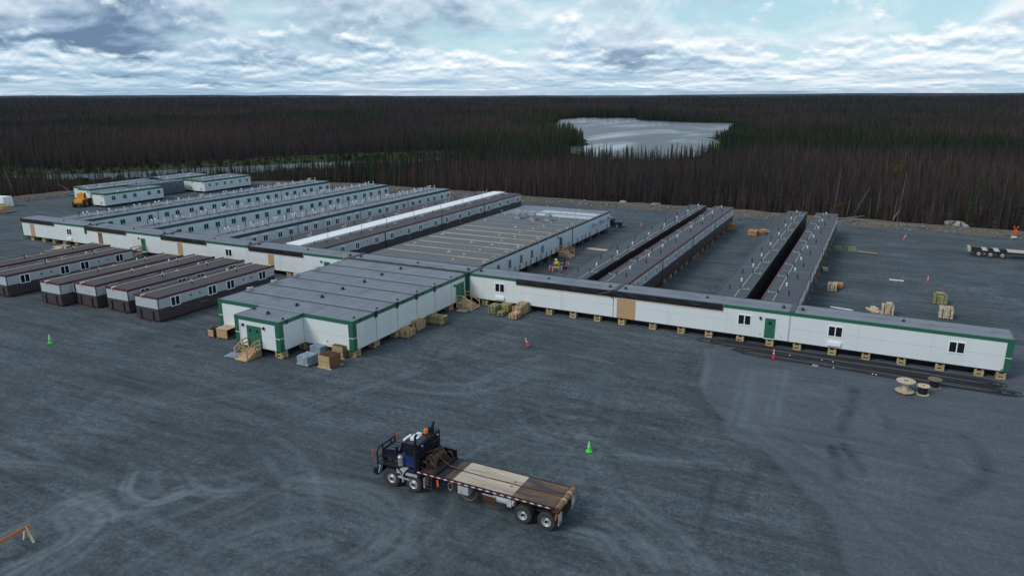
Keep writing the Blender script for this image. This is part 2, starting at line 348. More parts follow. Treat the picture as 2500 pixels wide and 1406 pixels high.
# ---- the gravel pad with its tyre marks
TR = []      # (polyline in world, half width, strength)
def trk(px, w, s):
    P = [at(*p) for p in px]
    Q = []
    for k in range(len(P)-1):                      # smooth the traced line
        a, b, c, d = P[max(k-1, 0)], P[k], P[k+1], P[min(k+2, len(P)-1)]
        for u in (0, .2, .4, .6, .8): Q.append(.5*((2*b)+(c-a)*u+(2*a-5*b+4*c-d)*u*u+(3*b-a-3*c+d)*u**3))
    Q.append(P[-1]); n = len(Q)
    if s < 0: TR.append(([(q.x, q.y) for q in Q], w, s)); return
    for o, ww in ((-1.0, .30), (1.0, .34), (.35, .12)):         # a pair of wheel lines with a thin ridge
        R_ = []
        for k, q in enumerate(Q):
            t = (Q[min(k+1, n-1)]-Q[max(k-1, 0)]); nn = Vector((-t.y, t.x)).normalized(); R_.append((q.x+nn.x*o*w, q.y+nn.y*o*w))
        TR.append((R_, max(.16, w*ww*1.6), s))
trk([(0, 1313), (122, 1248), (180, 1220), (250, 1200)], .45, .55)
trk([(0, 1403), (72, 1367), (155, 1324), (173, 1299), (155, 1266), (137, 1252)], .35, .7)
trk([(40, 1406), (110, 1360), (190, 1318), (215, 1280), (195, 1245), (160, 1225)], .3, .5)
trk([(90, 1406), (173, 1360), (230, 1313), (259, 1266), (230, 1230), (180, 1212)], .5, .6)
trk([(230, 1230), (274, 1259), (317, 1259), (380, 1250)], .35, .55)
trk([(324, 1151), (306, 1194), (324, 1216), (360, 1227), (396, 1223), (450, 1201)], .28, .9)
trk([(374, 1150), (372, 1180), (396, 1200), (440, 1190)], .3, .5)
trk([(443, 1155), (468, 1187), (518, 1202), (600, 1200)], .35, .5)
trk([(700, 1175), (830, 1185), (920, 1205), (975, 1250), (980, 1310), (930, 1360), (850, 1395)], .55, .55)
trk([(720, 1205), (820, 1212), (900, 1240), (925, 1280), (900, 1330), (830, 1370)], .4, .45)
trk([(430, 1406), (520, 1340), (640, 1290), (760, 1270)], .5, .4)
trk([(560, 1406), (680, 1350), (800, 1330)], .5, .4)
trk([(300, 1406), (420, 1330), (600, 1240), (760, 1160)], .5, .35)
trk([(1396, 1296), (1458, 1311), (1502, 1359), (1530, 1392)], .4, .6)
trk([(1482, 1268), (1550, 1316), (1607, 1383)], .4, .55)
trk([(1506, 1200), (1588, 1263), (1684, 1330), (1732, 1402)], .45, .45)
trk([(1420, 1060), (1560, 1120), (1700, 1130), (1840, 1140)], .4, .4)
trk([(1300, 1106), (1420, 1112), (1560, 1116), (1690, 1134)], .35, .35)
trk([(1756, 1150), (1735, 1210), (1718, 1280), (1712, 1340)], .3, -.6)
trk([(1850, 1130), (1825, 1190), (1810, 1250)], .3, -.6)
trk([(2087, 951), (2070, 1000), (2058, 1052)], .38, -1.)
trk([(2034, 1090), (2042, 1130), (2049, 1167)], .4, -.9)
trk([(2063, 1085), (2090, 1125), (2106, 1157)], .35, -.8)
trk([(2140, 980), (2150, 1010), (2172, 1045)], .4, -.5)
trk([(2356, 1066), (2404, 1119), (2409, 1157), (2370, 1190), (2308, 1220)], .5, -.7)
trk([(1708, 850), (1720, 880), (1700, 940)], .5, .5)
trk([(1830, 905), (1815, 960), (1795, 1040)], .5, .5)
trk([(1914, 905), (1900, 950), (1885, 1010)], .45, .5)
trk([(700, 1010), (900, 950), (1060, 880), (1250, 800)], .5, .35)
trk([(400, 990), (700, 940), (900, 860), (1100, 800)], .5, .35)
trk([(1120, 1000), (1220, 960), (1300, 930)], .4, -.5)
trk([(1150, 940), (1260, 890), (1330, 870)], .4, .35)
trk([(2200, 680), (2330, 700), (2500, 740)], .5, .6); trk([(2180, 660), (2300, 668), (2400, 700), (2500, 712)], .4, -.6)
trk([(2380, 640), (2440, 650), (2500, 655)], .25, -.6); trk([(0, 1150), (60, 1165), (110, 1170)], .4, -.8); trk([(0, 1130), (140, 1140), (240, 1180)], .35, .5)
rn_ = random.Random(3)
for k in range(70):                                        # many older, fainter wheel arcs
    cxp, cyp = rn_.uniform(-60, 14), rn_.uniform(8, 64); r_ = rn_.choice((5, 7, 9, 14, 22, 40))*rn_.uniform(.8, 1.3); a0_ = rn_.uniform(0, 6.28); sp_ = rn_.uniform(.5, 1.8)*(1 if r_ < 12 else .6)
    sg = rn_.choice((.30, .38, .48, -.30, -.4))
    for dr_ in (0, 2.05):
        for e_ in (-.14, .14): TR.append(([(cxp+(r_+dr_+e_)*math.cos(a0_+sp_*u/16), cyp+(r_+dr_+e_)*math.sin(a0_+sp_*u/16)) for u in range(17)], .13, sg))
BND = [tuple(at(*p)[:2]) for p in [(1718, 850), (1708, 946), (1722, 970), (1761, 1013), (1780, 1066), (1876, 1104), (1905, 1138), (1972, 1205), (2034, 1263), (2049, 1330), (2068, 1406), (2080, 1480), (2600, 1480), (2700, 850)]]
SLAB = [tuple(at(*p)[:2]) for p in [(1833, 903), (1914, 903), (1900, 1010), (1876, 1095), (1790, 1066), (1815, 960)]]
PUD = [[tuple(at(*p)[:2]) for p in q] for q in ([(1262, 905), (1300, 885), (1340, 893), (1345, 905), (1320, 918), (1268, 920)], [(1425, 935), (1470, 905), (1500, 905), (1490, 930), (1450, 945)], [(2140, 980), (2155, 985), (2150, 1003), (2140, 1000)])]
def pad():
    xs = np.concatenate([np.arange(-230, -80, 4.0), np.arange(-80, -50, .5), np.arange(-50, 16, 0.19), np.arange(16, 30, .5), np.arange(30, 141, 5.0)])
    ys = np.concatenate([np.arange(-40, 14, 6.0), np.arange(14, 60, 0.17), np.arange(60, 74, 0.3), np.arange(74, 165, 1.5)])
    Xg, Yg = np.meshgrid(xs, ys); x = Xg.ravel(); y = Yg.ravel(); nx = len(xs)
    ins = inside(PADPOLY, x, y); db = dist(PAD, x, y, False)
    z = np.where(ins, 0.0, -np.minimum(db*0.5, 2.4))
    fine = (y > 15) & (y < 73) & (x > -78) & (x < 28)
    z = z + np.where(fine, (fbm(x, y, 3.0, 21, 3)-0.5)*0.05-0.02, 0)
    f = [(j*nx+i, j*nx+i+1, (j+1)*nx+i+1, (j+1)*nx+i) for j in range(len(ys)-1) for i in range(nx-1)]
    me = bpy.data.meshes.new('gravel_pad'); me.from_pydata(np.stack([x, y, z], -1).tolist(), [], f)
    t = np.zeros(len(x))
    wob = (fbm(x, y, 2.5, 31, 3)-0.5)*1.4
    for pl, w, s in TR:
        p = np.array(pl); sel = (x > p[:, 0].min()-4) & (x < p[:, 0].max()+4) & (y > p[:, 1].min()-4) & (y < p[:, 1].max()+4)
        d = dist(pl, x[sel]+wob[sel]*0.4, y[sel], False)
        t[sel] += s*np.clip(1.4-d/w*0.9, 0, 1)*np.clip(0.25+1.2*fbm(x[sel], y[sel], 2.2, 41, 2), 0, 1)
    bd = dist(BND, x+wob*.35, y); zone = np.clip(.5+np.where(inside(BND, x+wob*.35, y), bd, -bd)/.45, 0, 1)
    edge = np.clip(1-dist(BND[:11], x+wob*.5, y, False)/2.2, 0, 1)*(1-zone)
    pale = sum(np.clip(.5+np.where(inside(q, x+wob*.5, y+wob*.3), 1, -1)*dist(q, x+wob*.5, y+wob*.3)/1.6, 0, 1)*g_ for q, g_ in [(SLAB, .8)]+[(q, .8) for q in PUD])*np.clip(.3+1.3*fbm(x, y, 2.0, 77, 3), 0, 1)
    dk = np.clip((fbm(x*0.35+y*0.1, y, 5.5, 51, 4)-0.50)*4.0, 0, 1)*(1-zone)
    for k, a in (('track', t-0.5*edge), ('zone', zone), ('pale', pale), ('dark', dk)):
        at_ = me.attributes.new(k, 'FLOAT', 'POINT'); at_.data.foreach_set('value', a.astype(np.float32))
    mm = bpy.data.materials.new('crushed_gravel'); mm.use_nodes = True; n = mm.node_tree; b = n.nodes['Principled BSDF']; b.inputs['Roughness'].default_value = 0.92; b.inputs['Specular IOR Level'].default_value = 0.25
    g = n.nodes.new('ShaderNodeNewGeometry'); P = g.outputs['Position']
    mp = n.nodes.new('ShaderNodeMapping'); n.links.new(P, mp.inputs[0]); mp.inputs['Scale'].default_value = (0.22, 1, 1); mp.inputs['Rotation'].default_value = (0, 0, rad(-8))
    c = ramp(n, noise(n, P, 0.16, 6, 0.62), [(0.30, (0.060, 0.077, 0.087)), (0.50, (0.077, 0.097, 0.109)), (0.72, (0.102, 0.125, 0.138))])
    st_ = noise(n, mp.outputs[0], 0.9, 7, 0.66, 0.4)
    c = mixc(n, 1.0, c, ramp(n, st_, [(0.28, 0.62), (0.5, 0.98), (0.72, 1.30)]), 'MULTIPLY')
    gr = noise(n, P, 5.0, 6, 0.85); c = mixc(n, 1.0, c, ramp(n, gr, [(0.28, 0.42), (0.5, 1.0), (0.72, 1.75)]), 'MULTIPLY')
    c = mixc(n, 1.0, c, ramp(n, noise(n, P, 2.2, 6, 0.7), [(0.30, 0.62), (0.5, 1.0), (0.70, 1.42)]), 'MULTIPLY')
    def A(nm): q = n.nodes.new('ShaderNodeAttribute'); q.attribute_name = nm; return q.outputs['Fac']
    c = mixc(n, math_('MULTIPLY', A('zone'), 0.55, tree=n), c, mixc(n, 1.0, ramp(n, noise(n, P, 0.3, 6, 0.6), [(0.3, (0.092, 0.105, 0.127)), (0.7, (0.116, 0.132, 0.156))]), ramp(n, gr, [(0.25, 0.7), (0.75, 1.3)]), 'MULTIPLY'))
    c = mixc(n, math_('MULTIPLY', A('dark'), 0.45, tree=n), c, (0.040, 0.052, 0.060))
    mp2 = n.nodes.new('ShaderNodeMapping'); n.links.new(P, mp2.inputs[0]); mp2.inputs['Scale'].default_value = (0.28, 1.5, 1); mp2.inputs['Rotation'].default_value = (0, 0, rad(6))
    cut = math_('MULTIPLY', ramp(n, noise(n, mp2.outputs[0], 1.1, 8, 0.72, 0.3), [(0.57, 0.0), (0.66, 1.0)]), ramp(n, noise(n, P, 0.10, 3, 0.5), [(0.42, 0.0), (0.60, 1.0)]), tree=n)
    c = mixc(n, math_('MULTIPLY', cut, 0.62, tree=n), c, (0.026, 0.034, 0.040))
    mp3 = n.nodes.new('ShaderNodeMapping'); n.links.new(P, mp3.inputs[0]); mp3.inputs['Scale'].default_value = (0.05, 1.3, 1); mp3.inputs['Rotation'].default_value = (0, 0, rad(-3))
    band_ = ramp(n, noise(n, mp3.outputs[0], 1.0, 5, 0.65, 0.6), [(0.36, 0.84), (0.5, 1.0), (0.64, 1.13)]); nz = math_('SUBTRACT', 1.0, math_('MULTIPLY', A('zone'), 0.555, tree=n), tree=n)
    c = mixc(n, nz, c, mixc(n, 1.0, c, band_, 'MULTIPLY'))
    scf = math_('MULTIPLY', ramp(n, noise(n, mp2.outputs[0], 0.7, 8, 0.70, 0.5), [(0.60, 0.0), (0.72, 1.0)]), ramp(n, noise(n, P, 0.07, 3, 0.5), [(0.40, 0.0), (0.62, 1.0)]), tree=n)
    c = mixc(n, math_('MULTIPLY', scf, 0.40, tree=n), c, (0.150, 0.175, 0.185))
    tk = math_('MULTIPLY', A('track'), ramp(n, noise(n, P, 3.0, 7, 0.8), [(0.32, 0.15), (0.5, 0.85), (0.66, 1.5)]), tree=n)
    c = mixc(n, math_('MULTIPLY', tk, 0.80, tree=n, clamp=True), c, (0.158, 0.194, 0.208))
    c = mixc(n, math_('MULTIPLY', math_('MULTIPLY', tk, -0.60, tree=n), math_('SUBTRACT', math_('MULTIPLY', math_('ADD', gr, st_, tree=n), 4.0, tree=n), 3.0, tree=n), tree=n, clamp=True), c, (0.018, 0.023, 0.027))
    c = mixc(n, math_('MULTIPLY', A('pale'), 0.34, tree=n), c, (0.135, 0.165, 0.172))
    c = mixc(n, math_('MULTIPLY', ramp(n, noise(n, P, 0.55, 4, 0.6, 1.0), [(0.68, 0.0), (0.74, 1.0)]), 0.35, tree=n), c, (0.13, 0.125, 0.10))
    n.links.new(c, b.inputs['Base Color'])
    bn = n.nodes.new('ShaderNodeBump'); bn.inputs['Strength'].default_value = 0.55; bn.inputs['Distance'].default_value = 0.06
    n.links.new(math_('ADD', gr, math_('MULTIPLY', st_, 1.2, tree=n), tree=n), bn.inputs['Height']); n.links.new(bn.outputs[0], b.inputs['Normal'])
    me.materials.append(mm); tag(link('gravel_pad', me), 'dark blue grey crushed gravel yard marked by tyres', kind='structure')
pad()

# ================================================================== building kit
def window_mesh(w, h, fm):
    def f():
        b = MB(); t = 0.09
        b.box(-w/2, w/2, -0.05, 0.0, h/2-t, h/2); b.box(-w/2, w/2, -0.06, 0.0, -h/2, -h/2+t)
        b.box(-w/2, -w/2+t, -0.048, 0.0, -h/2+t, h/2-t); b.box(w/2-t, w/2, -0.048, 0.0, -h/2+t, h/2-t); b.box(-t/2, t/2, -0.045, 0.0, -h/2+t, h/2-t)
        return b.mesh('window', fm)
    return proto(('win', w, h, fm.name), f)
FACE = {'-y': 0.0, '+x': math.pi/2, '-x': -math.pi/2, '+y': math.pi}
def window(par, pos, face, w=1.2, h=1.05, hood=False, fm=None, open_=False):
    fm = fm or M_white
    o = link('window', window_mesh(w, h, fm), par, pos, FACE[face]); OFF[o.name] = Vector()
    pm = proto(('pane', w, h), lambda: MB().box(-(w/2-0.13)/2-0.0, (w/2-0.13)/2, -0.018, -0.004, -h/2+0.09, h/2-0.09).mesh('pane', M_glass))
    for s in (-1, 1): link('pane', pm, o, (s*(w/4-0.022), 0, 0))
    if hood: link('window_hood', proto(('hood', w), lambda: MB().prism([(-w/2-.12, 0), (w/2+.12, 0), (w/2+.12, .16), (-w/2-.12, .16)], -0.16, -0.002).mesh('window_hood', M_white)), o, (0, 0, h/2+0.07))
    return o
def door(par, pos, face, w=0.95, h=2.0, mt=None, double=False, glaze=True):
    mt = mt or M_greend
    o = link('door', proto(('door', w, h, mt.name), lambda: MB().box(-w/2, w/2, -0.045, 0, 0, h).mesh('door', mt)), par, pos, FACE[face]); OFF[o.name] = Vector()
    for s in ((-1, 1) if double else (0,)):
        q = s*w/4
        if glaze: link('glazing', proto(('glz',), lambda: MB().box(-.13, .13, -.055, -.047, -.15, .15).mesh('glazing', M_glass)), o, (q, 0, h*0.77))
        link('handle', proto(('hdl',), lambda: MB().box(-.02, .02, -.10, -.047, -.09, .09).mesh('handle', M_galv)), o, ((q*0.18 if double else w/2-.12), 0, h*0.47))
    if double: link('meeting_stile', proto(('mst', h), lambda: MB().box(-.012, .012, -.058, -.047, .02, h-.02).mesh('meeting_stile', mt)), o, (0, 0, 0))
    return o
G = 0.012
def panels_y(par, x0, x1, y, z0, z1, cols, rows, mt, name='wall_panel'):
    """siding panels on a face looking towards -y; rows = list of fractions"""
    w = (x1-x0)/cols; zs = [z0+(z1-z0)*r for r in rows]
    for i in range(cols):
        for a, b in zip(zs[:-1], zs[1:]): box(name, x0+i*w+G, x0+(i+1)*w-G, y-0.03, y-0.002, a+G, b-G, mt, par)
def panels_x(par, x, y0, y1, z0, z1, cols, rows, mt, name='wall_panel'):
    w = (y1-y0)/cols; zs = [z0+(z1-z0)*r for r in rows]
    for i in range(cols):
        for a, b in zip(zs[:-1], zs[1:]): box(name, x+0.002, x+0.03, y0+i*w+G, y0+(i+1)*w-G, a+G, b-G, mt, par)
def fascia(par, x0, x1, y0, y1, zt, h, mt, sides='fr', p=0.05, up=0.04):
    """trim boards round the roof edge: f = -y side, r = +x side, l = -x side, b = +y side"""
    if 'f' in sides: box('fascia', x0-p, x1+p, y0-p, y0-0.001, zt-h, zt+up, mt, par)
    if 'b' in sides: box('fascia', x0-p, x1+p, y1+0.001, y1+p, zt-h, zt+up, mt, par)
    if 'r' in sides: box('fascia', x1+0.001, x1+p, y0+0.004, y1-0.004, zt-h, zt+up, mt, par)
    if 'l' in sides: box('fascia', x0-p, x0-0.001, y0+0.004, y1-0.004, zt-h, zt+up, mt, par)
def shell(par, x0, x1, y0, y1, z0, zt, wall, roof, skid=True):
    box('module_shell', x0, x1, y0, y1, z0, zt-0.06, wall, par)
    box('roof', x0-0.01, x1+0.01, y0-0.01, y1+0.01, zt-0.06, zt, roof, par)
    if skid:
        for s in (0.12, 0.88):
            if x1-x0 > y1-y0: yy = y0+(y1-y0)*s; box('skid_beam', x0, x1, yy-.12, yy+.12, z0-0.13, z0-0.001, M_steel, par)
            else: xx = x0+(x1-x0)*s; box('skid_beam', xx-.12, xx+.12, y0, y1, z0-0.13, z0-0.001, M_steel, par)
    box('sill_beam', x0+.02, x1-.02, y0+.02, y1-.02, z0-0.08, z0-0.002, M_black, par)
def mk(key, fn): return proto(('v',)+key, fn)
def vent_pipe(par, x, y, z, h=0.75, r=0.06, mt=None, name='vent_pipe'):
    mt = mt or M_black
    return link(name, mk(('pipe', h, r, mt.name), lambda: MB().cyl((0, 0, 0), (0, 0, h), r, n=8).mesh(name, mt)), par, (x, y, z))
def gooseneck(par, x, y, z, h=0.8, rz=0.0):
    def f(): return MB().tube([(0, 0, 0), (0, 0, h-.15), (.05, 0, h-.04), (.16, 0, h), (.27, 0, h-.04), (.31, 0, h-.16)], .075, 7).mesh('gooseneck_vent', M_white, True)
    return link('gooseneck_vent', mk(('goose', h), f), par, (x, y, z), rz)
def cap_vent(par, x, y, z, h=0.6, mt=None):
    mt = mt or M_white
    def f(): return MB().cyl((0, 0, 0), (0, 0, h), .045, n=7).cyl((0, 0, h-.05), (0, 0, h+.08), .11, .07, 8).mesh('capped_vent', mt)
    return link('capped_vent', mk(('cap', h, mt.name), f), par, (x, y, z))
def dome_vent(par, x, y, z, mt=None, s=1.0):
    mt = mt or M_black
    def f(): return MB().lathe([(.24*s, 0), (.22*s, .05*s), (.12*s, .07*s), (.12*s, .16*s), (.17*s, .17*s), (.13*s, .24*s), (0, .26*s)], n=9).mesh('roof_vent', mt)
    return link('roof_vent', mk(('dome', s, mt.name), f), par, (x, y, z))
def box_vent(par, x, y, z, mt=None):
    mt = mt or M_lgrey
    def f(): return MB().box(-.28, .28, -.28, .28, 0, .10).cyl((0, 0, .1), (0, 0, .28), .22, n=10).cyl((0, 0, .28), (0, 0, .36), .34, .30, 10).mesh('roof_fan', mt)
    return link('roof_fan', mk(('bv', mt.name), f), par, (x, y, z))
def scrap(par, x, y, z, mt, rz=0.0):
    def f(): return MB().box(-.35, .35, -.06, .06, 0, .05).box(-.07, .07, -.3, .3, .052, .10).box(-.05, .05, -.06, .06, .102, .28).mesh('temporary_brace', mt)
    return link('temporary_brace', mk(('scr', mt.name), f), par, (x, y, z), rz)
def lamp(par, pos, face):
    def f(): return MB().box(-.1, .1, -.14, 0, -.12, .12).box(-.08, .08, -.18, -.141, -.13, .02).mesh('wall_lamp', M_steel)
    o = link('wall_lamp', mk(('lamp',), f), par, pos, FACE[face]); OFF[o.name] = Vector(); return o

ORD = ['first', 'second', 'third', 'fourth', 'fifth', 'sixth', 'seventh', 'eighth', 'ninth', 'tenth', 'eleventh', 'twelfth', 'thirteenth', 'fourteenth', 'fifteenth', 'sixteenth', 'seventeenth', 'eighteenth', 'nineteenth', 'twentieth']
def cribs(ps, h, text, end, group, **kw):
    """a row of cribs; ps are listed starting at the named end"""
    for i, (px, py) in enumerate(ps): crib(px, py, h, '%s crib from %s, %s' % (ORD[i], end, text), group, **kw)
# ------------------------------------------------------------------ timber cribs under the buildings
def crib(x, y, h, label, group, w=0.74, tim=None):
    n = 4; t = h/n
    r = thing('timber_crib', label, 'timber crib', (x, y, 0), random.uniform(-.05, .05), group)
    for k in range(n):
        for s in (-1, 1):
            j = random.uniform(-.03, .03)
            if k % 2 == 0: box('timber', -w/2+j, w/2+j, s*.26-.09, s*.26+.09, k*t+.001, (k+1)*t-.004, tim or M_crib, r)
            else: box('timber', s*(w/2-.10)-.09, s*(w/2-.10)+.09, -w/2+j, w/2+j, k*t+.001, (k+1)*t-.004, tim or M_crib, r)
    return r

# ================================================================== corridor building
ZT, ZF = 3.75, 0.76
c = thing('corridor_building', 'long white corridor building with green trim running across the yard', 'building', (-61.7, 74.85, 0))
OX, OY = -61.7, 74.85
OFF[c.name] = Vector((OX, OY, 0))
C0, CL, CY0, CY1 = -135.4, 18.41, 73.2, 76.5
TARPS = [(-135.35, -125.6), (-117.0, -106.7), (-98.5, -88.5), (-79.9, -69.6), (-36.9, -13.1)]
for i in range(8):
    x0, x1 = C0+i*CL+0.01, C0+(i+1)*CL-0.01
    shell(c, x0, x1, CY0, CY1, ZF, ZT, M_wall, M_roof)
    box('underfloor_shade_sheet', x0, x1, CY0+1.05, CY0+1.07, .0, ZF-.14, M_tarp, c)  # black sheet added so the gap below the corridor reads as deep shade
    if i != 4: panels_y(c, x0, x1, CY0, ZF, ZT-0.30, 3, [0, .52, 1], M_wall)
    fascia(c, x0+.05, x1-.05, CY0, CY1, ZT, .06, M_steel, 'b', .04, .03)
    if 0 < i: box('joint_cover', x0-.22, x0+.22, CY0-.06, CY1+.03, ZT+.002, ZT+.10, M_tarp, c)
    for s in (-.9, .9):
        if i: dome_vent(c, x0+s, (CY0+CY1)/2-.2, ZT, M_black, 1.0)
    dome_vent(c, x0+CL/2+.6, (CY0+CY1)/2+.1, ZT, M_black, .8)
    box('roof_lap', x0+.3, x1-.3, (CY0+CY1)/2-.02, (CY0+CY1)/2+.02, ZT+.001, ZT+.008, M_roofd, c)
# green fascia runs where no tarp hangs
segs = [(-125.55, -117.05), (-106.65, -98.55), (-88.45, -79.95), (-69.55, -61.8), (-43.7, -36.95), (-13.05, 11.87)]
for a, b in segs:
    box('fascia', a, b, CY0-.055, CY0-.001, ZT-.30, ZT+.04, M_green, c); box('fascia_lip', a, b, CY0-.075, CY0-.057, ZT-.05, ZT+.045, M_greend, c)
for a, b in TARPS:                                       # black tarp over unfinished fascia, with its batten
    t = MB(); n = int((b-a)/0.6); zs = []
    for k in range(n+1):
        x = a+(b-a)*k/n; sag = .03*math.sin(k*1.7)+.02*math.sin(k*.6)
        zs.append((x, sag))
    vs = []
    for x, sg in zs: vs += [(x, CY0-.02, ZT+.05), (x, CY0-.13+sg*.5, ZT-.02), (x, CY0-.12-sg, ZT-.42), (x, CY0-.09, ZT-.66)]
    fs = [(4*k+j, 4*k+j+1, 4*k+j+5, 4*k+j+4) for k in range(n) for j in range(3)]
    t.add(vs, fs); part('tarp', t, M_tarp, c, (0, 0, 0)).location = -OFF[c.name]
    box('batten', a, b, CY0-.085, CY0-.052, ZT-.76, ZT-.68, M_woodp, c)
    box('batten', b-.02, b+.05, CY0-.09, CY0-.061, ZT-.76, ZT+.02, M_woodp, c)
t = MB().tube([(-25.1, CY0-.1, ZT+.05), (-25.4, CY0-.16, ZT-.15), (-26.6, CY0-.13, ZT-.5)], .05).tube([(-25.1, CY0-.1, ZT+.05), (-24.8, CY0-.16, ZT-.15), (-23.6, CY0-.13, ZT-.55)], .05).tube([(-25.1, CY0-.1, ZT+.12), (-25.1, CY0-.14, ZT-.3), (-25.08, CY0-.1, ZT-.75)], .09)
part('tarp_knot', t, M_tarp, c).location = -OFF[c.name]
t = MB().box(-117.35, -116.85, CY0-.09, CY0-.045, 2.45, ZT+.03); part('tarp_flap', t, M_tarp, c).location = -OFF[c.name]
for x in (-39.1, -10.9, -2.4, 7.7, -121.6, -84.0): window(c, (x, CY0-.032, 2.42), '-y', 1.35, 1.12)
for x in (-39.1, -2.4, -121.7): box('wall_heater', x-.6, x+.6, CY0-.22, CY0-.033, 1.0, 1.38, M_white, c)
for x, mt_ in ((-8.4, M_greend), (-102.8, M_greend), (-65.5, M_greend)):
    door(c, (x, CY0-.032, ZF+.06), '-y', 1.0, 2.08, mt_); lamp(c, (x-.95, CY0-.032, 2.85), '-y'); box('door_sill', x-.5, x+.5, CY0-.10, CY0-.033, ZF-.02, ZF+.055, M_white, c)
door(c, (-113.4, CY0-.032, ZF+.1), '-y', 1.05, 2.1, M_woodb, glaze=True)
for x0, x1 in ((-24.5, -22.4), (-132.7, -131.5), (-94.95, -93.85), (-76.25, -75.15)):
    box('osb_sheet', x0, x1, CY0-.055, CY0-.033, ZF+.02, 1.75, M_osb, c); box('osb_sheet', x0, x1, CY0-.055, CY0-.033, 1.765, 2.94, M_osb, c)
# right and left ends
XE = C0+8*CL-.01
panels_x(c, XE, CY0, CY1, ZF, ZT-.30, 2, [0, .52, 1], M_wall); fascia(c, C0, XE, CY0, CY1, ZT, .30, M_green, 'r', .055)
box('corner_trim', XE-.45, XE+.04, CY0-.058, CY0-.031, ZF-.02, ZT-.302, M_green, c); box('corner_trim', XE+.031, XE+.058, CY0-.03, CY0+.42, ZF-.02, ZT-.302, M_green, c)
box('corner_band', XE-.46, XE+.05, CY0-.066, CY0-.0585, 2.02, 2.07, M_white, c)
box('corner_trim', C0-.03, C0+.35, CY0-.058, CY0-.031, ZF, ZT-.70, M_green, c)
box('name_plate', XE-.62, XE-.47, CY0-.037, CY0-.031, .82, .94, M_navy, c)
for s, x in ((0, -24.9), (1, -6.6)): box('seam_strip', x-.015, x+.015, CY0-.034, CY0-.031, ZF, ZT-.3, M_steel, c)
for x in (-7.3, -9.3): box('outlet', x-.06, x+.06, CY0-.07, CY0-.033, 1.1, 1.25, M_lgrey, c)
cribs([(x, 73.5) for x in (-132.6, -129.3, -126.4, -123.4, -120.2)], .62, 'timber under the white corridor', 'the far left end', 'cribs under the left end of the corridor')
cribs([(x, 73.5) for x in (11.35, 9.7, 6.65, 3.5, .5, -2.5, -5.7, -8.3, -11.2, -14.4, -17.3, -20.4, -23.9, -26.75, -29.7, -32.65, -35.6, -38.3, -41.2)], .62, 'timber under the white corridor', 'the right end', 'cribs under the right half of the corridor')
cribs([(x, 73.5) for x in (-63.4, -66.2, -69.4, -72.6)], .62, 'timber under the corridor left of the office', 'the office', 'cribs under the middle of the corridor')
# yellow roof ladder at the office corner
t = thing('roof_ladder', 'yellow ladder leaning against the corridor roof edge by the office', 'ladder', (-62.25, 72.95, 0)); 
b = MB()
for s in (-.2, .2): b.bar((s, -.9, .02), (s, .18, 4.55), .06, .05)
part('rails', b, M_yel, t)
for k in range(13): q = .08+k*.07; part('rung', MB().bar((-.2, -.9+1.08*q, .02+4.53*q), (.2, -.9+1.08*q, .02+4.53*q), .035), M_yel, t)

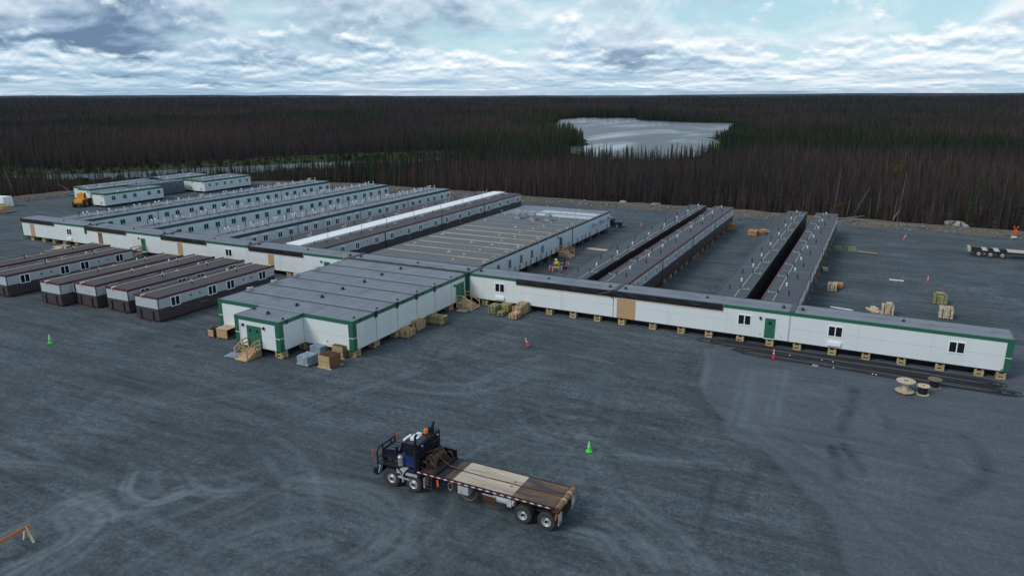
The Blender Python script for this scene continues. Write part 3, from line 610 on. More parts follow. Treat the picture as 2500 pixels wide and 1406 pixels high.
# ================================================================== dormitory wings
JN = [76.62, 91.2, 107.9, 123.5, 140.2]
WY = [78.9, 81.4, 83.8, 87.0, 89.5, 93.1, 95.5, 98.8, 101.2, 104.4, 106.9, 110.6, 113.8, 116.2, 119.4, 121.9, 125.3, 127.8, 131.0, 133.4, 136.6, 139.1]
def dorm(x0, x1, label, hoods, seed):
    rn = random.Random(seed)
    d = thing('dormitory_wing', label, 'building', ((x0+x1)/2, 76.62, 0)); OFF[d.name] = Vector(d.location)
    for j in range(4):
        y0, y1 = JN[j]+.02, JN[j+1]-.02
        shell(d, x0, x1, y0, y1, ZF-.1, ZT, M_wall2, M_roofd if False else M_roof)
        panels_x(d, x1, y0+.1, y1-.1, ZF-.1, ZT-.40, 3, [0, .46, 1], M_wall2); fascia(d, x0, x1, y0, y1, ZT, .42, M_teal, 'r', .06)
        box('roof_edge', x1-.25, x1+.055, y0, y1, ZT+.002, ZT+.03, M_roofd, d)
        if j: box('joint_strip', x1+.031, x1+.06, y0-.1, y0+.06, ZF-.1, ZT-.42, M_seam, d)
        for k in range(4): y = y0+(k+.6)*(y1-y0)/4.2; box('fascia_vent', x1+.061, x1+.075, y-.12, y+.12, ZT-.28, ZT-.12, M_black, d)
        # roof clutter: service pipe run, drain pipes, goosenecks, fans
        xm = (x0+x1)/2+.6
        part('service_pipe', MB().tube([(xm+.06*math.sin(k*1.3), y0+(y1-y0)*k/10, ZT+.05) for k in range(11)], .035, 5), M_black, d).location = -OFF[d.name]
        for k in range(3):
            yb = y0+1.6+k*5.2
            vent_pipe(d, xm-1.5+rn.uniform(-.2, .2), yb+rn.uniform(0, .6), ZT, 1.0); vent_pipe(d, xm-.9+rn.uniform(-.2, .2), yb+1.4+rn.uniform(0, .6), ZT, .95)
            vent_pipe(d, xm+1.5, yb+2.6, ZT, .32, .05)
            vent_pipe(d, xm+1.0, yb+.9, ZT, .25, .05)
            gooseneck(d, xm-.5, yb+.7+rn.uniform(-.3, .3), ZT, .85, rn.uniform(2.6, 3.6))
            if k != 1: gooseneck(d, xm-.35, yb+1.2, ZT, .95, rn.uniform(-.5, .5))
            cap_vent(d, xm-.3+rn.uniform(-.2, .2), yb+3.1, ZT, .75)
            if k != 2: box_vent(d, xm-.9, yb+2.0, ZT, M_lgrey)
            box('roof_lap', x0+.3, x1-.3, yb-.03, yb+.03, ZT+.001, ZT+.007, M_roofd, d)
            for q in range(4): dome_vent(d, xm+rn.uniform(-.3, .5), yb+rn.uniform(0, 4.5), ZT, M_black, .5)
    for y in WY: window(d, (x1+.032, y, 2.42), '+x', 1.02, .98, hoods, M_lgrey if not hoods else M_white)
    panels_y(d, x0, x1, JN[0], ZF-.1, ZT-.4, 2, [0, 1], M_wall2)
    cribs([(x1-.5, y) for y in (80, 95, 111, 127, 138)], .52, 'under the '+label.split(' white')[0]+' dormitory wing', 'the corridor', 'cribs under the '+label.split(' white')[0]+' dormitory')
    return d
dA = dorm(-129.6, -122.7, 'farthest white green-trimmed dormitory wing, leftmost of the three', False, 1)
dB = dorm(-111.6, -104.8, 'middle white green-trimmed dormitory wing with many roof pipes', False, 2)
dC = dorm(-94.5, -87.5, 'nearest white green-trimmed dormitory wing with white hoods over its windows', True, 3)
t = MB().bar((0, 0, 0), (.25, -.35, 1.0), .05).bar((.45, 0, 0), (.6, -.35, 1.0), .05)
for k in range(4): t.bar((.06*k+.03, -.08*k-.04, .2+.22*k), (.06*k+.46, -.08*k-.04, .2+.22*k), .04)
o = part('stepladder', t, M_woodo, None, (-104.55, 82.4, 2.6)); 
tag(o, 'small yellow ladder end sticking up behind the corridor roof at the middle wing', 'ladder')
o.location = (-104.3, 79.0, 2.2)

# ================================================================== dark grey accommodation rows
def two_tone(d, x1, y0, y1, zf, zt, zmid=2.22, up=None, cols=3):
    panels_x(d, x1, y0+.05, y1-.05, zmid, zt-.20, cols, [0, 1], up or M_lgrey, 'upper_panel'); panels_x(d, x1, y0+.05, y1-.05, zf, zmid-.004, cols, [0, 1], M_dgrey, 'lower_panel')
    box('dark_band', x1+.031, x1+.04, y0+.05, y1-.05, zmid-.03, zmid+.02, M_black, d)
OFFW = [2.0, 6.6, 10.1, 14.7]
def grey_row(x0, x1, label, wall_side, roof, seed, line=-.3, cat='building', windows=True):
    rn = random.Random(seed)
    d = thing('accommodation_row', label, cat, ((x0+x1)/2, 76.7, 0)); OFF[d.name] = Vector(d.location)
    xm = (x0+x1)/2
    for j in range(4):
        y0, y1 = JN[j]+.03, JN[j+1]-.03-.3*(j == 3)
        shell(d, x0, x1, y0, y1, ZF, ZT, M_dgrey, roof)
        box('roof_edge', x1-.10, x1+.045, y0, y1, ZT+.002, ZT+.05, M_maroon if wall_side == 'two' else M_tarp, d)
        box('roof_edge', x0-.045, x0+.10, y0, y1, ZT+.002, ZT+.05, M_maroon if wall_side == 'two' else M_roofd, d)
        if wall_side == 'two':
            box('underfloor_shade_sheet', x1-1.1, x1-1.08, y0, y1, 0, ZF-.14, M_tarp, d)  # added black sheet under the row, standing for the shade there
            two_tone(d, x1, y0, y1, ZF, ZT); fascia(d, x0, x1, y0, y1, ZT, .19, M_maroon, 'r', .05, .0)
            box('corner_post', x1+.031, x1+.06, y0-.02, y0+.10, ZF, ZT-.2, M_black, d)
            box('skid_rail', x1-.02, x1+.03, y0+.1, y1-.1, ZF-.12, ZF-.09, M_redline, d)
            yb = JN[j] if j else 76.0
            ws = [80.4, 83.7, 88.4] if j == 0 else [JN[j]+q*(.96 if j == 2 else 1) for q in OFFW]
            for y in ws: window(d, (x1+.032, y, 2.82), '+x', 1.0, 1.0)
            for y in ws[1:2]+ws[3:]:
                for q in (1.4, 2.2):
                    if y+q < y1-.3: box('wall_vent', x1+.03, x1+.06, y+q-.07, y+q+.07, 2.95, 3.12, M_black, d)
            for q in range(3): box('hookup', x1+.03, x1+.07, y0+7.4+q*.35, y0+7.55+q*.35, 1.45-.1*q, 1.6-.1*q, M_galv, d)
        else:
            t = MB(); n = 26; vs = []
            for k in range(n+1):
                y = y0+(y1-y0)*k/n; a = .03*math.sin(k*2.1+seed)
                vs += [(x1+.01, y, ZT+.055), (x1+.055+a*.3, y, ZT-.05), (x1+.06+a, y, 2.2), (x1+.05-a, y, ZF-.15)]
            t.add(vs, [(4*k+i, 4*k+4+i, 4*k+5+i, 4*k+1+i) for k in range(n) for i in range(3)])
            part('tarp_wrap', t, M_tarp, d).location = -OFF[d.name]
        # roof: pale service line, drain pipes, vents
        xl = xm+line
        t = MB()
        for k in range(8): t.bar((xl, y0+(y1-y0)*k/8+.02, ZT+.03), (xl, y0+(y1-y0)*(k+1)/8-.02, ZT+.03), .055, .05)
        part('heat_trace_line', t, M_cream, d).location = -OFF[d.name]
        t = MB().bar((x0+.15, y1-.05, ZT+.03), (x1-.15, y1-.05, ZT+.03), .05, .04); part('joint_batten', t, M_seam if j < 2 else M_maroon, d).location = -OFF[d.name]
        s = 1 if line < 0 else -1
        for k in range(2):
            yy = y0+3.0+k*8.0
            vent_pipe(d, xm+s*.62*(1 if line < 0 else 1), yy, ZT, .55, .065)
            vent_pipe(d, xl+.05, yy+.4, ZT, .5, .06)
            part('branch_pipe', MB().bar((xl-.1*s, yy+.4, ZT+.08), (xl-.95*s, yy+.4, ZT+.08), .04).cyl((xl-.9*s, yy+.4, ZT), (xl-.9*s, yy+.4, ZT+.25), .05, n=6), M_lgrey, d).location = -OFF[d.name]
            cap_vent(d, xl+.5*s, yy+4.1, ZT, .3, M_white)
            dome_vent(d, xl+.5*s, yy+4.1, ZT, M_cream, .6)
        for k in range(5): box('roof_lap', x0+.15, x1-.15, y0+1.6+k*3-.02, y0+1.6+k*3+.02, ZT+.001, ZT+.006, M_roofb, d)
    return d
grey_row(-32.7, -29.6, 'black-wrapped flat roofed row beside the open yard by the kitchen', 'wrap', M_roofd, 11, .75)
grey_row(-28.0, -24.5, 'grey two-tone row with white framed windows beside the black-wrapped row', 'two', M_roofd, 12, -.75)
grey_row(-14.7, -11.5, 'black-wrapped flat roofed row in the right pair', 'wrap', M_roofd, 13, .45)
grey_row(-9.9, -6.4, 'rightmost grey two-tone accommodation row, steeply seen from its end', 'two', M_roofd, 14, -.6)
cribs([(-24.85, y) for y in (80.5, 84.5, 87.8, 93, 95.9, 98.7, 101.9, 105, 109.6, 112, 115.3, 118.7, 122.8, 127.5, 132.4, 136.5)], .62, 'under the grey row left of the central yard', 'the corridor', 'cribs under the left grey row')
cribs([(-6.75, y) for y in (79, 83.5, 88, 93, 97.5, 102, 106.5, 111, 115.5, 120, 125, 130, 135, 139)], .62, 'under the rightmost grey row', 'the corridor', 'cribs under the rightmost grey row')
cribs([(-32.35, y) for y in (78, 92, 108, 124, 138)], .62, 'under the wrapped row nearest the kitchen', 'the corridor', 'cribs under the wrapped row by the kitchen')
cribs([(-14.35, y) for y in (78, 92, 108, 124, 138)], .62, 'under the wrapped row of the right pair', 'the corridor', 'cribs under the right wrapped row')
# pair of rows with the white cap between them, left of the kitchen
w = thing('capped_double_row', 'pair of dark grey rows joined by a bright white roof strip', 'building', (-74.6, 76.7, 0)); OFF[w.name] = Vector(w.location)
for j in range(4):
    y0, y1 = JN[j]+.03, JN[j+1]-.03-.3*(j == 3)
    for x0, x1 in ((-79.9, -76.1), (-73.2, -69.3)):
        shell(w, x0, x1, y0, y1, ZF, ZT, M_dgrey, M_roofb)
        xm = (x0+x1)/2; s = -1 if x0 < -75 else 1
        t = MB()
        for k in range(6): t.bar((xm-s*1.45, y0+(y1-y0)*k/6+.02, ZT+.03), (xm-s*1.45, y0+(y1-y0)*(k+1)/6-.02, ZT+.03), .07, .05)
        part('heat_trace_line', t, M_cream, w).location = -OFF[w.name]
        for k in range(2):
            vent_pipe(w, xm+.2, y0+3+k*8, ZT, .5, .06); vent_pipe(w, xm-s*1.2, y0+2+k*8, ZT, .4, .06); cap_vent(w, xm-s*1.75, y0+5.5+k*8, ZT, .75, M_galv); scrap(w, xm-s*.6, y0+6.3+k*8, ZT, M_cream, .4)
        for k in range(5): box('roof_lap', x0+.15, x1-.15, y0+1.6+k*3-.02, y0+1.6+k*3+.02, ZT+.001, ZT+.006, M_roofd, w)
    box('white_roof_strip', -76.0, -73.25, y0-.02, y1+.02, ZT-.14, ZT+.16, M_white, w)
    box('underfloor_shade_sheet', -70.5, -70.48, y0, y1, 0, ZF-.14, M_tarp, w)  # sheet added to blacken the underfloor gap in place of shade
    two_tone(w, -69.3, y0, y1, ZF, ZT); fascia(w, -73.2, -69.3, y0, y1, ZT, .19, M_maroon, 'r', .05, .03); box('corner_post', -69.269, -69.24, y0-.03, y0+.1, ZF, ZT-.2, M_black, w)
    ws = [78.0, 80.9, 84.3, 89.0] if j == 0 else [JN[j]+q*(.96 if j == 2 else 1) for q in (1.8, 6.5, 9.9, 14.6)]
    for y in ws: window(w, (-69.268, y, 2.72), '+x', 1.0, 1.05)
    for y in ws[0:1]+ws[2:3]:
        for q in (1.5, 2.4):
            if y+q < y1-.3: box('wall_vent', -69.27, -69.24, y+q-.08, y+q+.08, 2.9, 3.06, M_black, w)
    for q in range(3): box('hookup', -69.27, -69.23, y0+6+q*.35, y0+6.15+q*.35, 1.6-.1*q, 1.75-.1*q, M_galv, w)
cribs([(-69.75, y) for y in (80, 95, 111, 127, 138)], .62, 'under the dark row with white roof strip', 'the corridor', 'cribs under the capped double row')

# ================================================================== kitchen and dining block
k_ = thing('kitchen_block', 'wide flat kitchen block with navy trim and lumber strips across its roof', 'building', (-52.55, 77, 0)); OFF[k_.name] = Vector(k_.location)
KX0, KX1, KY0, KY1 = -61.2, -43.9, 76.9, 125.4; n = 14; st_ = (KY1-KY0)/n
for j in range(n):
    y0, y1 = KY0+j*st_+.008, KY0+(j+1)*st_-.008
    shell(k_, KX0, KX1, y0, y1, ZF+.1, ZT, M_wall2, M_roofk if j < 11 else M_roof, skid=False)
    box('underfloor_shade_sheet', KX1-1.3, KX1-1.28, y0, y1, 0, ZF+.01, M_tarp, k_)  # added dark sheet that makes the shade below the kitchen
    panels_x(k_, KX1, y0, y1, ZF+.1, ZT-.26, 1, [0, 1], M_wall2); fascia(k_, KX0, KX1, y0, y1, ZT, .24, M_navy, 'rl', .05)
    if j == 11 or j == 12: box('pale_coating', KX0+6, KX1-.4, y0+.3, y1-.4, ZT+.002, ZT+.012, M_rooflt, k_)
    if j < n-1:
        mt_ = M_batten if j < 7 else M_seam
        e = KX1-.5
        for a, b in ((KX0+.7+.2*(j % 3), -55+.6*(j % 2)), (-55+.63+.0*(j % 2) if j % 2 else -54.98, -49.3), (-49.28, e)): box('roof_batten', a, b, y1-.06, y1+.06, ZT+.002, ZT+.10, mt_, k_)
    for q, x in enumerate((-59.6, -52.2+.4*(j % 3), -44.6)):
        if j % 2 == q % 2 or q == 2: scrap(k_, x+random.uniform(-.3, .3), (y0+y1)/2+random.uniform(-.4, .4), ZT, M_cream if (j+q) % 3 else M_wood, random.uniform(0, 3))
    dome_vent(k_, -49+random.uniform(-.5, .5), (y0+y1)/2, ZT, M_cream, .7)
    box('clip', KX1+.051, KX1+.075, y1-.1, y1+.08, ZT-.2, ZT+.08, M_galv, k_)
panels_y(k_, KX0, KX1, KY0, ZF+.1, ZT-.26, 3, [0, 1], M_wall2)
def kfan():
    return MB().box(-.5, .5, -.5, .5, 0, .35).cyl((0, 0, .35), (0, 0, .75), .42, n=14).cyl((0, 0, .75), (0, 0, .95), .62, .62, 14).cyl((0, 0, .95), (0, 0, 1.3), .55, .5, 14).cyl((0, 0, 1.3), (0, 0, 1.38), .62, .5, 14).mesh('exhaust_fan', M_galv)
for x, y, s in ((-55.5, 110.9, 1.0), (-52.7, 110.8, 1.05), (-49.8, 110.9, 1.05), (-55.2, 113.1, .72)):
    o = link('exhaust_fan', mk(('kfan',), kfan), k_, (x, y, ZT)); o.scale = (s, s, s)
for x, y in ((-56.5, 118.5), (-54.5, 121.0), (-51.0, 119.0), (-49.0, 117.0), (-47.2, 116.5), (-59.5, 112.5)): cap_vent(k_, x, y, ZT, .9, M_galv)
for y in (81.7, 85.0, 88.5, 92.0, 95.6): window(k_, (KX1+.032, y, 2.35), '+x', .85, 1.25, False, M_lgrey)
door(k_, (KX1+.032, 102.5, ZF+.12), '+x', .95, 2.05, M_teal, glaze=False); lamp(k_, (KX1+.032, 101.4, 3.1), '+x')
for y in (116.3, 120.2, 124.3):
    t = MB().box(KX1+.04, KX1+.75, y-.35, y+.35, 2.55, 2.95).bar((KX1+.05, y-.45, 2.1), (KX1+.8, y-.45, 2.6), .06).bar((KX1+.05, y+.45, 2.1), (KX1+.8, y+.45, 2.6), .06); part('wall_duct', t, M_galv, k_).location = -OFF[k_.name]
box('joint_strip', KX1+.031, KX1+.07, 107.2, 107.45, ZF+.1, ZT-.25, M_navy, k_)
for y in (86.5, 88.0, 90.0, 91.5, 93.5, 95.0, 97.0, 98.7, 100.6, 105.8, 109.3, 111.4, 113.0, 115.0, 118.5, 123.6):       # jack posts standing along the wall
    vent_pipe(k_, KX1+.12, y, 0.0, 1.65, .055, M_black, 'jack_post')
cribs([(KX1-.4, y) for y in (84.5, 88.2, 91.8, 95.4, 98.6, 105, 108.5, 112, 116, 120, 124)], ZF+.01, 'dark under the kitchen block', 'the corridor', 'cribs under the kitchen block', tim=M_woodw)

# ================================================================== office block in front
f_ = thing('office_block', 'low white office block with green corners and a projecting entrance', 'building', (-52.6, 48.3, 0)); OFF[f_.name] = Vector(f_.location)
FX0, FX1, FY0, FY1 = -61.6, -43.6, 51.6, 73.1; n = 6; st_ = (FY1-FY0)/n
for j in range(n):
    y0, y1 = FY0+j*st_+.006, FY0+(j+1)*st_-.006
    shell(f_, FX0, FX1, y0, y1, ZF, ZT, M_wall, M_roof, skid=False)
    box('underfloor_shade_sheet', FX1-1.32, FX1-1.30, y0, y1, .0, ZF-.09, M_tarp, f_)  # added sheet imitating the dark shade beneath the office side
    panels_x(f_, FX1, y0, y1, ZF, ZT-.36, 1, [0, .5, 1], M_wall); fascia(f_, FX0, FX1, y0, y1, ZT, .36, M_green, 'rl', .055)
    if j:
        box('seam_shadow_strip', FX0+.15, FX1-.1, y0-.30, y0+.16, ZT+.001, ZT+.010, M_roofb, f_); box('seam_cap', FX0+.2, FX1+.02, y0-.10, y0+.09, ZT+.012, ZT+.12, M_seam, f_); box('seam_strip', FX1+.031, FX1+.04, y0-.02, y0+.012, ZF, ZT-.37, M_steel, f_)  # dark strip beside each raised cap paints its shadow on the roof
        if j < 5: box('tarp_flap', FX1+.02, FX1+.10, y0-.22, y0+.2, ZT-.55, ZT+.13, M_tarp, f_)
        cap_vent(f_, FX0+.8, y0+.5, ZT, .42, M_galv); box_vent(f_, FX0+.75, y0+.1, ZT+.1, M_galv) if j < 5 else None
    dome_vent(f_, -52.2+.2*(j % 2), (y0+y1)/2, ZT, M_black, 1.1)
    dome_vent(f_, FX1-.6, y0+1.0, ZT, M_black, .6); box('roof_scupper', FX1+.056, FX1+.09, y0+1.0, y0+1.2, ZT-.2, ZT+.03, M_black, f_)
    for q in range(5): box('roof_lap', FX0+2+q*3.4, FX0+2.05+q*3.4, y0+.2, y1-.2, ZT+.001, ZT+.006, M_roofd, f_)
VX0, VX1, VY0 = -55.6, -49.8, 48.3
panels_y(f_, FX0, VX0, FY0, ZF, ZT-.36, 1, [0, .5, 1], M_wall); panels_y(f_, VX1, FX1, FY0, ZF, ZT-.36, 1, [0, .5, 1], M_wall)
box('fascia', FX0-.055, VX0-.06, FY0-.055, FY0-.001, ZT-.36, ZT+.04, M_green, f_); box('fascia', VX1+.06, FX1+.055, FY0-.055, FY0-.001, ZT-.36, ZT+.04, M_green, f_)
shell(f_, VX0, VX1, VY0, FY0-.06, ZF, ZT-.02, M_wall, M_roof, skid=False)
panels_y(f_, VX0, VX1, VY0, ZF, ZT-.38, 2, [0, .5, 1], M_wall); panels_x(f_, VX1, VY0, FY0-.06, ZF, ZT-.38, 1, [0, .5, 1], M_wall)
fascia(f_, VX0, VX1, VY0, FY0-.1, ZT-.02, .36, M_green, 'frl', .055)
box('underfloor_shade_sheet', FX0+.5, FX1-1.35, FY0+1.3, FY0+1.32, 0, ZF-.09, M_tarp, f_); box('underfloor_shade_sheet', VX0+.3, VX1-1.2, VY0+1.3, VY0+1.32, 0, ZF-.09, M_tarp, f_)  # more added sheets for the shade below the office front and entrance
box('seam_cap', VX0, VX1+.05, FY0-.15, FY0+.12, ZT+.002, ZT+.09, M_seam, f_); dome_vent(f_, -52.8, 50.0, ZT-.02, M_black, 1.1); dome_vent(f_, VX1-.4, 49.3, ZT-.02, M_black, .7); dome_vent(f_, VX0+.3, 50.6, ZT-.02, M_black, .8)
box('roof_scupper', VX1+.056, VX1+.09, 49.2, 49.45, ZT-.42, ZT+.01, M_black, f_)
for x, y in ((VX0, VY0), (VX1, VY0), (FX1, FY0), (FX0, FY0)):
    a, b = (x-.03, x+.5) if x in (VX0, FX0) else (x-.5, x+.058)
    box('corner_trim', a, b, y-.058, y-.031, ZF-.02, ZT-.382, M_green, f_); box('corner_band', a-.005, b+.005, y-.068, y-.059, 2.02, 2.08, M_white, f_)
    if x in (VX1, FX1): box('corner_trim', x+.031, x+.058, y-.03, y+.5, ZF-.02, ZT-.382, M_green, f_); box('corner_band', x+.059, x+.066, y-.06, y+.51, 2.02, 2.08, M_white, f_)
door(f_, (-53.1, VY0-.032, ZF+.05), '-y', 1.9, 2.12, M_greend, True); lamp(f_, (-54.5, VY0-.032, 2.9), '-y'); lamp(f_, (-51.75, VY0-.032, 2.9), '-y')
door(f_, (FX1+.032, 71.4, ZF+.05), '+x', 1.8, 2.12, M_greend, True); lamp(f_, (FX1+.032, 70.1, 2.9), '+x'); box('corner_trim', FX1+.031, FX1+.06, 72.6, 73.05, ZF, ZT-.38, M_green, f_)
box('outlet', -46.9, -46.75, FY0-.05, FY0-.031, 1.2, 1.4, M_galv, f_); box('conduit', -54.95, -54.92, VY0-.05, VY0-.033, 1.1, 3.0, M_galv, f_)
t = MB(); nn = 30; vs = []
for q in range(nn+1):
    x = -61.9+18.6*q/nn; a = .04*math.sin(q*1.9)
    vs += [(x, FY1+.35, ZT+.14+a), (x, FY1-.02, ZT+.20+a*.5), (x, FY1-.28, ZT+.12), (x, FY1-.40+a*.3, ZT+.012)]
t.add(vs, [(4*q+i, 4*q+1+i, 4*q+5+i, 4*q+4+i) for q in range(nn) for i in range(3)]); part('roof_junction_tarp', t, M_tarp, f_).location = -OFF[f_.name]
box('junction_batten', -61.5, -43.8, FY1-.55, FY1-.44, ZT+.002, ZT+.05, M_seam, f_)
box('corner_trim', -43.57, -43.2, 73.1, 73.14, ZF, ZT+.02, M_green, f_)
for x, y, lb in ((-55.1, 48.75, 'left crib behind the entrance steps'), (-50.2, 48.75, 'right front crib below the entrance corner'), (-50.1, 51.9, 'crib in the inner corner of the entrance'), (-45.2, 52.0, 'crib behind the slatted crates'), (-44.05, 52.2, 'crib below the green front right corner'), (-61.2, 52.1, 'crib below the front left corner')): crib(x, y, ZF-.09, 'pale stepped timber '+lb+' of the office', 'cribs under the office block', w=.9)
cribs([(-44.1, y) for y in (55.3, 58.9, 62.4, 66, 69.6)], ZF-.09, 'pale under the office side wall', 'its front corner', 'cribs under the office side', w=.9)

# ------------------------------------------------------------------ stairs (local -y is downhill, top edge at y = 0)
def stairs(label, loc, rz, n, w, top, mt, landing=1.0, rail=True, closed=True):
    s = thing('wooden_stairs', label, 'stairs', loc, rz); h = top/n; tr = .30
    for k in range(n):                                       # k = 0 is the landing
        yb = -(landing+k*tr) if k else -landing; z1 = top-k*h; y1 = 0 if k == 0 else -(landing+(k-1)*tr)
        box('tread', -w/2-.02, w/2+.02, yb-.02, y1-.002, z1-.05, z1, mt, s)
        if closed:
            for sx in (-1, 1): box('side_board', sx*w/2-.02, sx*w/2+.02, yb, -.02, z1-h+.006, z1-.052, mt, s)
            box('riser', -w/2+.03, w/2-.03, yb+.01, yb+.03, z1-h+.006, z1-.052, mt, s)
    yend = -(landing+(n-1)*tr)
    if not closed:
        for sx in (-1, 1): part('stringer', MB().bar((sx*w/2, -landing, top-.15), (sx*w/2, yend, .08), .06, .22), mt, s); part('leg', MB().bar((sx*w/2, -landing, 0), (sx*w/2, -landing, top-.05), .10), mt, s); part('leg', MB().bar((sx*w/2, -.1, 0), (sx*w/2, -.1, top-.05), .10), mt, s)
    if rail:
        for sx in (-1, 1):
            pts = [(-.08, top), (-landing, top), (yend+.12, h)]
            for y, zb in pts: part('post', MB().bar((sx*(w/2+.05), y, max(0, zb-.6)), (sx*(w/2+.05), y, zb+.95), .085), mt, s)
            for q in (.93, .5):
                part('rail', MB().bar((sx*(w/2+.10), pts[0][0], top+q), (sx*(w/2+.10), pts[1][0], top+q), .05, .10), mt, s); part('rail', MB().bar((sx*(w/2+.10), pts[1][0], top+q), (sx*(w/2+.10), pts[2][0], h+q), .05, .10), mt, s)
    return s
stairs('pale wooden entrance steps with handrails before the office double door', (-53.1, 48.2, 0), 0, 5, 1.5, .74, M_wood, .75)
stairs('pale wooden side steps at the office corner beside the corridor', (-43.5, 71.4, 0), math.pi/2, 5, 1.9, .74, M_wood, .95)
stairs('pale wooden steps at the teal door of the kitchen block', (-43.8, 102.3, 0), math.pi/2, 5, 1.6, .85, M_wood, .9)
stairs('weathered brown open stairs at the corridor door behind the skid trailers', (-102.8, 73.1, 0), 0, 5, 1.3, .74, M_woodw, 1.6, True, False)
stairs('dark stairs with railing at the far left corridor end', (-135.5, 75.2, 0), -math.pi/2, 4, 1.2, .70, M_woodw, .9, True, False)

# ================================================================== skid trailers parked on the left
def skid_trailer(x1, y0, label, ln=17.6, wd=3.9, zt=2.85, first=False):
    x0 = x1-wd; d = thing('skid_trailer', label, 'trailer', ((x0+x1)/2, y0, 0), 0, 'dark grey skid trailers parked in the left yard'); OFF[d.name] = Vector(d.location); y1 = y0+ln; zf = .16
    shell(d, x0, x1, y0, y1, zf, zt, M_dgrey, M_roofb, skid=False)
    for s in (.18, .82): xx = x0+wd*s; part('skid', MB().prism([(y0-.12, .10), (y0-.02, 0), (y1, 0), (y1, .155), (y0-.12, .155)], xx-.15, xx+.15, Matrix(((0, 1, 0, 0), (1, 0, 0, 0), (0, 0, 1, 0), (0, 0, 0, 1)))), M_steel, d).location = -OFF[d.name]
    two_tone(d, x1, y0, y1, zf, zt, 1.52, M_lgrey, 4)
    panels_y(d, x0, x1, y0, 1.52, zt-.2, 1, [0, 1], M_lgrey, 'upper_panel'); panels_y(d, x0, x1, y0, zf, 1.516, 1, [0, 1], M_dgrey, 'lower_panel')
    fascia(d, x0, x1, y0, y1, zt, .2, M_maroon, 'frl', .05, .05)
    for xx in (x0, x1-.06): box('corner_post', xx, xx+.06, y0-.045, y0-.031, zf, zt-.2, M_black, d)
    box('red_stripe', x0+.1, x1-.1, y0-.038, y0-.031, zf+.05, zf+.09, M_redline, d); box('red_stripe', x1+.031, x1+.038, y0+.1, y1-.1, zf+.05, zf+.09, M_redline, d)
    for s in (.22, .76): xx = x0+wd*s; box('lifting_post', xx-.07, xx+.07, y0-.13, y0-.032, zf, 1.25, M_black, d)
    box('skid_frame', x0+.5, x1-.6, y0-.16, y0-.131, .04, .14, M_rust, d)
    for y in (2.2, 7.4, 10.2, 15.4): window(d, (x1+.032, y0+y, 2.02), '+x', 1.25, 1.15)
    for y in (4.3, 5.6, 12.3, 13.6): box('wall_vent', x1+.03, x1+.06, y0+y-.09, y0+y+.09, 2.05, 2.24, M_black, d)
    for q in range(4): box('hookup', x1+.03, x1+.06, y0+5.6+q*.3, y0+5.75+q*.3, .95-.12*(q % 2), 1.08-.12*(q % 2), M_galv, d)
    t = MB()
    for q in range(6): t.bar((x0+1.0, y0+.2+(ln-.4)*q/6, zt+.04), (x0+1.0, y0+.15+(ln-.4)*(q+1)/6, zt+.04), .10, .06)
    part('heat_trace_line', t, M_woodp, d).location = -OFF[d.name]
    for y in (6.0, 12.8): vent_pipe(d, x0+2.3, y0+y, zt, .42, .05); vent_pipe(d, x0+.7, y0+y+.9, zt, .38, .08); scrap(d, x0+.9, y0+y+1, zt, M_woodp, .3)
    cap_vent(d, x0+.75, y0+ln*.72, zt, .25); scrap(d, x0+1.1, y0+9, zt, M_cream, 1.2); part('roof_bracket', MB().box(x0+1.15, x0+1.6, y0-.11, y0+.3, zt+.055, zt+.11).box(x0+1.15, x0+1.35, y0-.12, y0-.056, zt-.30, zt+.054), M_woodp, d).location = -OFF[d.name]
    box('end_batten', x0+.3, x1-.2, y1-.35, y1-.22, zt+.002, zt+.07, M_woodp, d)
    return d
for (x, y, lb) in ((-103.0, 50.2, 'leftmost of the six, cut by the picture edge'), (-97.0, 49.5, 'second from the left, its whole window side showing'), (-86.7, 49.95, 'third from the left, one window showing at its front'), (-82.1, 51.4, 'third from the right, wedged between two others'), (-76.7, 51.7, 'second from the right, wedged between two others'), (-70.6, 51.0, 'rightmost of the six, next to the office block')):
    skid_trailer(x, y, 'dark grey and white skid trailer, '+lb)

